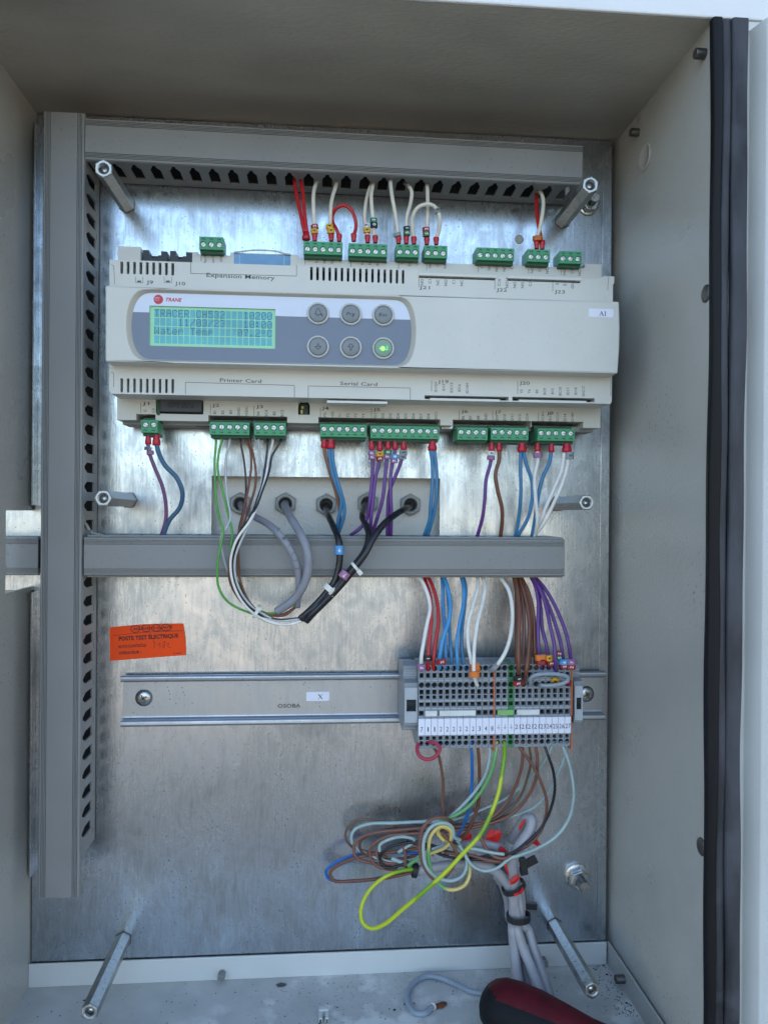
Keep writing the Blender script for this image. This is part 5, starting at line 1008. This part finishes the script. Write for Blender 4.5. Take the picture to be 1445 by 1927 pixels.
# ---- wires below the strip
def lw(pts, mt, label, r=.98, c=cC, **k): return wire(Wp(c, pts), r, mt, label, GL, res=8, **k)
lw([(525, 42, 42), (515, 80, 47), (528, 120, 51), (568, 141, 53), (608, 122, 53), (632, 85, 52), (618, 60, 49), (590, 48, 46), (565, 44, 42)], PINK, 'crimson wire bent into a small loop under the left terminals', 1.2)
lw([(583, 45, 42), (602, 75, 42), (625, 120, 40), (640, 180, 36), (648, 270, 32), (648, 360, 30), (655, 430, 30), (640, 480, 26), (560, 520, 22), (430, 500, 18)], BRNP, 'lone brown wire hanging straight down from the left terminals', 1.05)
lw([(793, 40, 42), (798, 130, 42), (800, 230, 38), (795, 340, 34), (778, 430, 32), (745, 500, 30), (715, 552, 28), (640, 610, 24), (520, 625, 20), (330, 625, 16), (180, 640, 14), (80, 680, 14), (38, 722, 14), (50, 760, 14), (110, 775, 14), (250, 768, 15), (420, 738, 18), (495, 722, 22)], RBLUE, 'royal blue wire reaching furthest left in a flat loop', 1.1)
lw([(828, 40, 42), (838, 130, 42), (840, 260, 38), (828, 380, 34), (800, 470, 33), (750, 550, 31), (690, 590, 27), (560, 600, 23), (400, 618, 20), (250, 640, 18), (130, 680, 18), (62, 730, 18), (78, 768, 18), (180, 775, 18), (350, 758, 20), (495, 728, 22)], BRN, 'reddish brown wire lying over the blue loop on the left', 1.15)
lw([(885, 42, 42), (895, 100, 43), (878, 200, 42), (830, 290, 38), (760, 370, 35), (700, 430, 33), (660, 455, 32), (560, 465, 28), (400, 470, 22), (260, 480, 18), (185, 510, 16), (168, 545, 16), (185, 590, 16), (260, 640, 18), (420, 680, 20), (490, 690, 22)], PALE, 'pale blue wire with a wide loop at the upper left', 1.1)
lw([(930, 42, 42), (925, 110, 45), (900, 210, 44), (850, 310, 40), (780, 385, 37), (700, 435, 36), (630, 460, 36)]+[], YGP, 'pale yellow and green wire curving down from the orange separator', 1.15)
lw([(655, 565, 42), (620, 520, 41), (640, 470+20, 40), (690, 520, 40), (690, 560, 40), (660, 600, 38), (600, 625, 34), (520, 660, 28), (470, 690, 24), (495, 712, 22)], YGP, 'pale yellow inner loop ending at the grey cable', 1.15)
lw([(720, 600, 34), (660, 560, 38), (625, 525, 41), (610, 505, 42), (640, 490, 44), (680, 500, 44), (692, 545, 42)], YEL, 'short yellow arc inside the knot', 1.2)
lw([(690, 560, 43), (685, 505, 46), (640, 488, 48), (590, 530, 48), (572, 600, 47), (578, 680, 46), (605, 760, 45), (650, 808, 44), (710, 818, 43), (765, 790, 42), (785, 730, 40), (775, 660, 38), (745, 600, 36)], YGP, 'yellow wire ring, the lowest of the knotted rings', 1.25)
lw([(740, 560, 40), (705, 540, 44), (700, 500, 47), (660, 472, 49), (600, 482, 50), (555, 540, 50), (545, 620, 49), (565, 700, 48), (610, 755, 46), (690, 772, 45), (750, 745, 43), (772, 690, 41), (765, 630, 40), (730, 585, 38)], PALE, 'pale blue wire ring of the knot', 1.15)
lw([(700, 465, 40), (665, 445, 46), (600, 445, 49), (550, 485, 50), (527, 560, 50), (530, 640, 49), (560, 720, 47), (600, 760, 44), (660, 755, 42), (710, 690, 42), (725, 640, 42), (705, 590, 42), (670, 550, 41), (640, 520, 40)], BRNP, 'brown wire ring of the knot', 1.1)
lw([(968, 40, 42), (972, 110, 48), (960, 200, 52), (935, 320, 55), (895, 430, 57), (840, 530, 58), (750, 640, 58), (650, 740, 57), (540, 840, 54), (440, 925, 48), (340, 1002, 42), (270, 1024, 38), (225, 990, 34), (220, 915, 32), (260, 830, 29), (340, 760, 27), (430, 722, 25), (495, 712, 24)], YG, 'bright yellow-green earth wire in the big loop hanging lowest', 1.35)
lw([(1028, 42, 42), (1060, 90, 44), (1110, 160, 44), (1160, 250, 42), (1188, 350, 40), (1185, 450, 38), (1150, 530, 37), (1090, 585, 38), (1040, 620, 40), (980, 668, 44), (900, 665, 44), (780, 635, 38), (700, 630, 34), (640, 610, 30), (480, 560, 24)], BRNP, 'brown wire swinging out to the right beside the black one', 1.05)
lw([(1060, 42, 42), (1065, 130, 42), (1045, 240, 38), (1000, 340, 34), (930, 420, 32), (850, 470, 31), (740, 490, 30), (600, 495, 27), (450, 505, 24), (300, 520, 20), (210, 555, 18), (182, 600, 18), (200, 650, 18), (270, 680, 19), (380, 690, 20)], BRNP, 'brown wire ending in the widest brown loop on the left', 1.1)
lw([(1095, 42, 42), (1105, 140, 41), (1090, 240, 37), (1050, 340, 33), (980, 410, 31), (900, 455, 30), (780, 475, 28), (640, 470, 24), (450, 490, 19), (330, 465, 16), (220, 455, 15), (155, 490, 14), (137, 545, 14), (165, 590, 14), (250, 620, 16), (360, 650, 18)], plastic('olive_brown_pvc', (.14, .085, .045)), 'olive brown wire with the leftmost upper loop', .85)
lw([(1130, 42, 42), (1142, 150, 42), (1130, 250, 38), (1080, 350, 34), (1000, 430, 32), (900, 470, 31), (760, 500, 29), (600, 520, 27), (480, 530, 25), (360, 540, 22), (285, 580, 20), (268, 630, 20), (290, 680, 20), (350, 710, 21), (410, 712, 22)], BRNP, 'brown wire with the inner left loop', 1.1)
lw([(1170, 42, 42), (1195, 110, 45), (1225, 200, 45), (1232, 300, 43), (1205, 420, 41), (1150, 510, 40), (1080, 580, 41), (1000, 635, 44), (900, 655, 43), (760, 660, 38), (640, 640, 33), (520, 580, 28), (420, 580, 24), (350, 610, 23), (318, 655, 22), (345, 700, 22), (400, 700, 23), (470, 672, 24)], BLK, 'black wire arcing right of the brown ones', .95)
lw([(1228, 42, 42), (1200, 110, 40), (1140, 200, 34), (1060, 280, 29), (960, 350, 26), (860, 395, 24), (760, 440, 24), (680, 460, 24), (560, 470, 22)], PALE, 'pale blue wire slanting away from the block marked 24', .95)
lw([(1262, 42, 42), (1300, 130, 44), (1325, 230, 44), (1332, 340, 43), (1305, 450, 42), (1240, 540, 42), (1150, 600, 43), (1040, 640, 46), (1000, 655, 47), (930, 705, 48), (860, 718, 47), (800, 690, 44), (765, 640, 40), (745, 600, 36), (720, 560, 34)], PALE, 'pale blue wire making the wide curve on the far right', 1.1)
lw([(1295, 42, 42), (1280, 130, 40), (1240, 230, 35), (1190, 320, 30), (1120, 390, 27), (1020, 435, 25), (900, 460, 24), (800, 465, 24)], PALE, 'pale blue wire from the last terminal passing behind the others', .95)
lw([(415, 625, 22), (500, 560, 26), (440, 545, 25), (370, 555, 23), (320, 590, 21), (318, 620, 21)], PALE, 'pale blue half loop inside the brown loops', 1.15)
lw([(600, 640, 30), (520, 600, 26), (440, 585, 24), (455, 640, 24), (450, 690, 24)], BRNP, 'short brown wire crossing inside the left loops', 1.0)
lw([(770, 600, 42), (830, 610, 42), (900, 625, 44), (970, 635, 46)], PALE, 'short pale blue wire lying along the grey cable', 1.1)
lw([(840, 525, 40), (865, 590, 42), (915, 645, 45), (980, 655, 47), (1005, 640, 46)], BRNP, 'brown wire dipping in front of the grey cables', 1.25)
lw([(380, 655, 20), (430, 675, 22), (480, 680, 22)], PALE, 'pale blue end entering the grey cable', 1.4)

# ---- grey cable bundle
GR = 'grey cables of the bundle at the bottom right'
def gc(pts, r, lb, mt=LCAB): return cable([at(*p) for p in pts], r, mt, lb, group=GR)
lw([(900, 470, 30), (800, 485, 29), (700, 500, 27), (600, 512, 25), (500, 520, 23), (400, 545, 21), (330, 580, 20), (300, 625, 20), (330, 672, 20), (420, 690, 21), (490, 705, 22)], BRNP, 'brown strand running level through the middle of the tangle', 1.0)
lw([(1000, 425, 30), (880, 468, 28), (760, 482, 26), (620, 478, 23), (470, 492, 20), (360, 505, 18), (265, 530, 17), (215, 570, 17), (225, 620, 18), (300, 655, 18), (420, 660, 20), (520, 640, 24), (640, 620, 28)], plastic('deep_brown_pvc', (.10, .04, .025)), 'dark brown strand just under the upper pale blue loop', .95)
lw([(650, 640, 32), (700, 625, 33), (780, 640, 35), (860, 668, 38), (940, 672, 42), (1000, 655, 46)], BRNP, 'brown strand along the lower edge of the horizontal cable', 1.1)
lw([(470, 690, 22), (540, 640, 28), (620, 600, 32), (680, 590, 35), (740, 620, 36), (760, 660, 36)], PALE, 'pale blue strand leaving the cut cable end to the right', 1.1)
lw([(460, 560, 24), (520, 570, 27), (600, 590, 30), (680, 620, 33), (780, 652, 36), (900, 640, 42), (1000, 632, 46)], BLK, 'second black strand threading straight through the knot', .85)
gc(Wp(cC, [(505, 722, 22), (600, 705, 26), (700, 690, 28), (800, 685, 30), (880, 700, 30), (950, 745, 28), (1000, 820, 26), (1030, 920, 26), (1045, 1010, 26)])+Wp(cL, [(265, 680, 28), (300, 800, 32), (360, 950, 40), (430, 1150, 52), (480, 1330, 62)]), 3.3, 'grey cable whose cut end carries the black tie in the tangle')
gc(Wp(cC, [(700, 590, 20), (780, 580, 23), (880, 578, 26), (950, 605, 28), (1000, 680, 28), (1030, 780, 27), (1050, 900, 25), (1070, 1010, 25)])+Wp(cL, [(335, 680, 24), (370, 800, 28), (420, 950, 34), (480, 1130, 42), (520, 1280, 50)]), 3.0, 'grey cable lying behind the tangle with torn red tape')
gc(Wp(cC, [(1010, 560, 16), (1045, 500, 22), (1085, 450, 28), (1112, 452, 32), (1105, 500, 34), (1070, 560, 36), (1030, 620, 36), (1010, 690, 32), (1020, 780, 28), (1020, 900, 26), (1015, 1010, 24)])+Wp(cL, [(235, 680, 26), (245, 800, 28), (260, 950, 32), (285, 1120, 38), (300, 1330, 50)]), 3.6, 'thick grey cable bent over like a hook beside the tangle')
gc(Wp(cC, [(920, 740, 14), (960, 800, 15), (985, 880, 16), (1000, 980, 16)])+Wp(cL, [(265, 640, 18), (285, 760, 22), (310, 950, 28), (350, 1120, 36), (400, 1330, 46)]), 2.6, 'dark grey cable at the back of the bundle', GCAB)
gc(Wp(cC, [(1040, 760, 20), (1060, 850, 20), (1075, 950, 20), (1085, 1010, 20)])+Wp(cL, [(350, 700, 20), (395, 830, 22), (440, 960, 28), (490, 1120, 36), (530, 1290, 44)]), 2.2, 'thin grey cable on the right edge of the bundle')
# black ties of the bundle
def btie(p, d, rx, rd, ang, w, label, heads=()):
    c = at(*p, d); a = math.radians(ang); ax = Vector((math.cos(a), 0, math.sin(a))); up_ = Vector((-ax.z, 0, ax.x)); t = thing('cable_tie', c, label, 'cable tie', 'black cable ties on the grey cables'); k = 28; mb = MB(); vs = []
    for s, e in ((-1, 0), (-1, 1), (1, 1), (1, 0)):
        vs += [c+ax*((rx+.9*e)*math.cos(2*math.pi*j/k))-Y1*((rd+.9*e)*math.sin(2*math.pi*j/k))+up_*(s*w/2) for j in range(k)]
    mb.add(vs, [(q*k+j, q*k+(j+1) % k, ((q+1) % 4)*k+(j+1) % k, ((q+1) % 4)*k+j) for q in range(4) for j in range(k)]); mb.obj('band', M_DARKP, t, .2)
    for (hx, hy, hd, lx, lz, an) in heads:
        h = at(hx, hy, hd); aa = math.radians(an); v1 = Vector((math.cos(aa), 0, math.sin(aa))); v2 = Vector((-v1.z, 0, v1.x)); mb = MB(); mb.obox(h, v1*lx, Y1*1.8, v2*lz); mb.obj('tail', M_DARKP, t, .3)
    return t
btie(cC(1018, 805), 27, 7.6, 6.8, 24, 3.6, 'upper black cable tie over the red tape on the bundle', [(*cC(1068, 690), 28, 2.2, 5.0, 12), (*cC(1070, 720), 27, 2.6, 2.6, 10), (*cC(1108, 672), 24, 4.4, 2.4, 26)])
btie(cC(1043, 962), 26, 7.4, 6.8, 2, 4.2, 'lower black cable tie around the straight part of the bundle', [(*cC(1108, 903), 20, 4.2, 2.2, -6)])
btie(cC(502, 718), 23, 4.0, 4.0, 80, 3.2, 'black cable tie around the cable end in the middle of the tangle', [(*cC(470, 708), 22, 2.6, 1.6, 10)])
# torn red tape
def tape(pts, d, lb, th=.35):
    rnd = random.Random(len(lb)); P = [at(*cC(x, y), d+rnd.uniform(-.3, .3)) for x, y in pts]; c = sum(P, Vector())/len(P); mb = MB(); n = len(P)
    mb.add([p for p in P]+[c-Y1*.9]+[p+Y1*th for p in P], [(i, (i+1) % n, n) for i in range(n)]+[(i, (i+1) % n, n+1+(i+1) % n, n+1+i) for i in range(n)], 0, False); mb.obj('tape_scrap', plastic('red_tape', (.58, .012, .012), .5), label=lb, cat='tape', group='torn red tape on the grey cables')
tape([(890, 510), (905, 505), (920, 510), (940, 507), (955, 520), (952, 545), (938, 572), (915, 568), (868, 558), (878, 530)], 30, 'square scrap of red tape sticking up above the grey cable')
tape([(728, 545), (760, 520), (800, 525), (798, 558), (760, 562), (735, 560)], 26, 'red tape scrap behind the reddish brown wire')
tape([(1045, 490), (1062, 462), (1080, 448), (1072, 475), (1055, 505), (1046, 512)], 33, 'narrow red tape strip on the hooked cable')
tape([(1090, 560), (1118, 505), (1130, 512), (1140, 555), (1172, 600), (1150, 598), (1120, 580), (1095, 580)], 30, 'red tape flap to the right of the hooked cable')
tape([(938, 610), (948, 590), (968, 598), (985, 622), (965, 630), (940, 628)], 32, 'red tape patch where the grey cables meet')
tape([(962, 680), (985, 685), (1000, 720), (1004, 752), (990, 745), (975, 715)], 32, 'ragged red tape strip above the upper black tie')
tape([(998, 770), (1020, 752), (1044, 742), (1050, 765), (1020, 790), (1000, 795)], 35.2, 'red tape just above the upper black tie')
tape([(1018, 842), (1050, 828), (1066, 805), (1072, 825), (1060, 840), (1022, 856)], 35.5, 'red tape just below the upper black tie')

# ================================================================== FLOOR THINGS
def fl(x, y, h=0): p = cK(x, y); return atz(p[0], p[1], ZF+h)
pts = [fl(x, y, 2.0) for x, y in ((1240, 668), (1180, 665), (1110, 652), (1040, 620), (960, 585), (880, 572), (815, 600), (772, 660), (775, 725), (815, 772), (860, 775), (905, 740))]
t = thing('cable_offcut', pts[-1], 'grey cable offcut curled like a hook on the cabinet floor', 'cable offcut'); mb = MB(); mb.tube(pts, 1.9, 12); mb.obj('sheath', plastic('blue_grey_pvc', (.27, .31, .37), .4), t)
mb = MB(); mb.tube([pts[-1], pts[-1]+(pts[-1]-pts[-2]).normalized()*1.6], 2.3, 10); mb.obj('cut_end', M_TIE, t)
b = MB(); c = fl(942, 733, .6); rnd = random.Random(5); k = 11
b.add([c+Vector((6.4*math.cos(a)*rnd.uniform(.6, 1.1), 3.6*math.sin(a)*rnd.uniform(.6, 1.1)+2*math.cos(a), 0)) for a in [2*math.pi*i/k for i in range(k)]]+[c+Z1*1.6], [(i, (i+1) % k, k) for i in range(k)]); b.obj('rust_flake', mat('rust', (.16, .05, .02), .9, 0, .6, 400, .4, 300), label='rust brown flake beside the curled cable offcut', cat='debris')
for (x, y, s, lb) in ((85, 617, 2.4, 'black crumb on the floor at the left of the standoff offcut'), (-228, 0, 0, '')):
    if s:
        b = MB(); c = fl(x, y, .3); b.add([c+Vector((s*1.6*math.cos(a), s*.9*math.sin(a)*(1.3 if a > 3 else .8), 0)) for a in [2*math.pi*i/8 for i in range(8)]]+[c+Z1*1.4], [(i, (i+1) % 8, 8) for i in range(8)]); b.obj('crumb', M_DKSTEEL, label='black crumb lying on the floor near the front of the back flange', cat='debris')
# small white plug shell
c = atz(609, 1912, ZF); t = thing('plug_shell', c, 'tiny white two-legged plug shell lying on the floor at the bottom edge', 'plug'); mb = MB()
mb.box(c.x-3.2, c.x+3.2, -c.y-3, -c.y+1, c.z, c.z+4.4); mb.box(c.x-3.2, c.x-.8, -c.y+1, -c.y+8, c.z+.6, c.z+3.6); mb.box(c.x+.9, c.x+3.2, -c.y+1, -c.y+8, c.z+.6, c.z+3.6); mb.obj('shell', plastic('shell_white', (.55, .56, .55)), t, .4)
mb = MB(); mb.box(c.x-2.6, c.x-1.4, -c.y+8, -c.y+9, c.z+1.2, c.z+2.8); mb.box(c.x+1.5, c.x+2.6, -c.y+8, -c.y+9, c.z+1.2, c.z+2.8); mb.obj('contact', M_DKSTEEL, t)
# screwdriver handle
a0 = Vector((at(905, 1893, 64).x, -64, ZF+18.5)); dirv = Vector((.82, -.50, -.06)).normalized()
t = thing('screwdriver', a0, 'black and dark red screwdriver handle lying in the lower right corner', 'screwdriver')
mb = MB(); prof = [(0, .5), (.8, 6), (3, 11), (7, 15), (13, 17.6), (22, 18.4), (36, 17.6), (52, 15), (68, 12.2), (80, 11.5), (92, 14), (98, 13.2), (100, 5)]
ax = dirv; sd1 = ax.cross(Z1).normalized(); sd2 = sd1.cross(ax).normalized()
n = 40; P = []
import bisect
def rad(s):
    for (s0, r0), (s1, r1) in zip(prof, prof[1:]):
        if s0 <= s <= s1: q = (s-s0)/(s1-s0); return r0+(r1-r0)*q
    return prof[-1][1]
ss = [0, .4, .8, 2, 3, 5, 7, 10, 13, 17, 22, 28, 36, 44, 52, 60, 68, 74, 80, 86, 92, 98, 100]; vs = []
for s in ss: vs += [a0+ax*s+sd1*(rad(s)*math.cos(2*math.pi*i/n))+sd2*(rad(s)*.92*math.sin(2*math.pi*i/n)) for i in range(n)]
fs = [(k*n+i, k*n+(i+1) % n, (k+1)*n+(i+1) % n, (k+1)*n+i) for k in range(len(ss)-1) for i in range(n)]
mb.add(vs, fs, 0, True)
# red inlay on the upper side
for fi, f in enumerate(fs):
    k, i = divmod(fi, n); th = 2*math.pi*(i+.5)/n; s = (ss[k]+ss[k+1])/2
    half = .95*max(0, min(1, (s-2)/12))**.6
    if abs(((th-1.75+math.pi) % (2*math.pi))-math.pi) < half: mb.m[fi] = 1
mb.obj('handle', [mat('grip_black', (.008, .008, .010), .65, 0, .4, 600, .3, 60, spec=.2), mat('grip_red', (.075, .004, .009), .6, 0, .4, 600, .35, 60, spec=.25)], t)
mb = MB(); mb.lathe(a0+ax*100, ax, [(0, 4), (60, 4)], 16); mb.obj('blade', M_BOLT, t)

for o in list(bpy.data.objects):
    if '_o' in o: del o['_o']
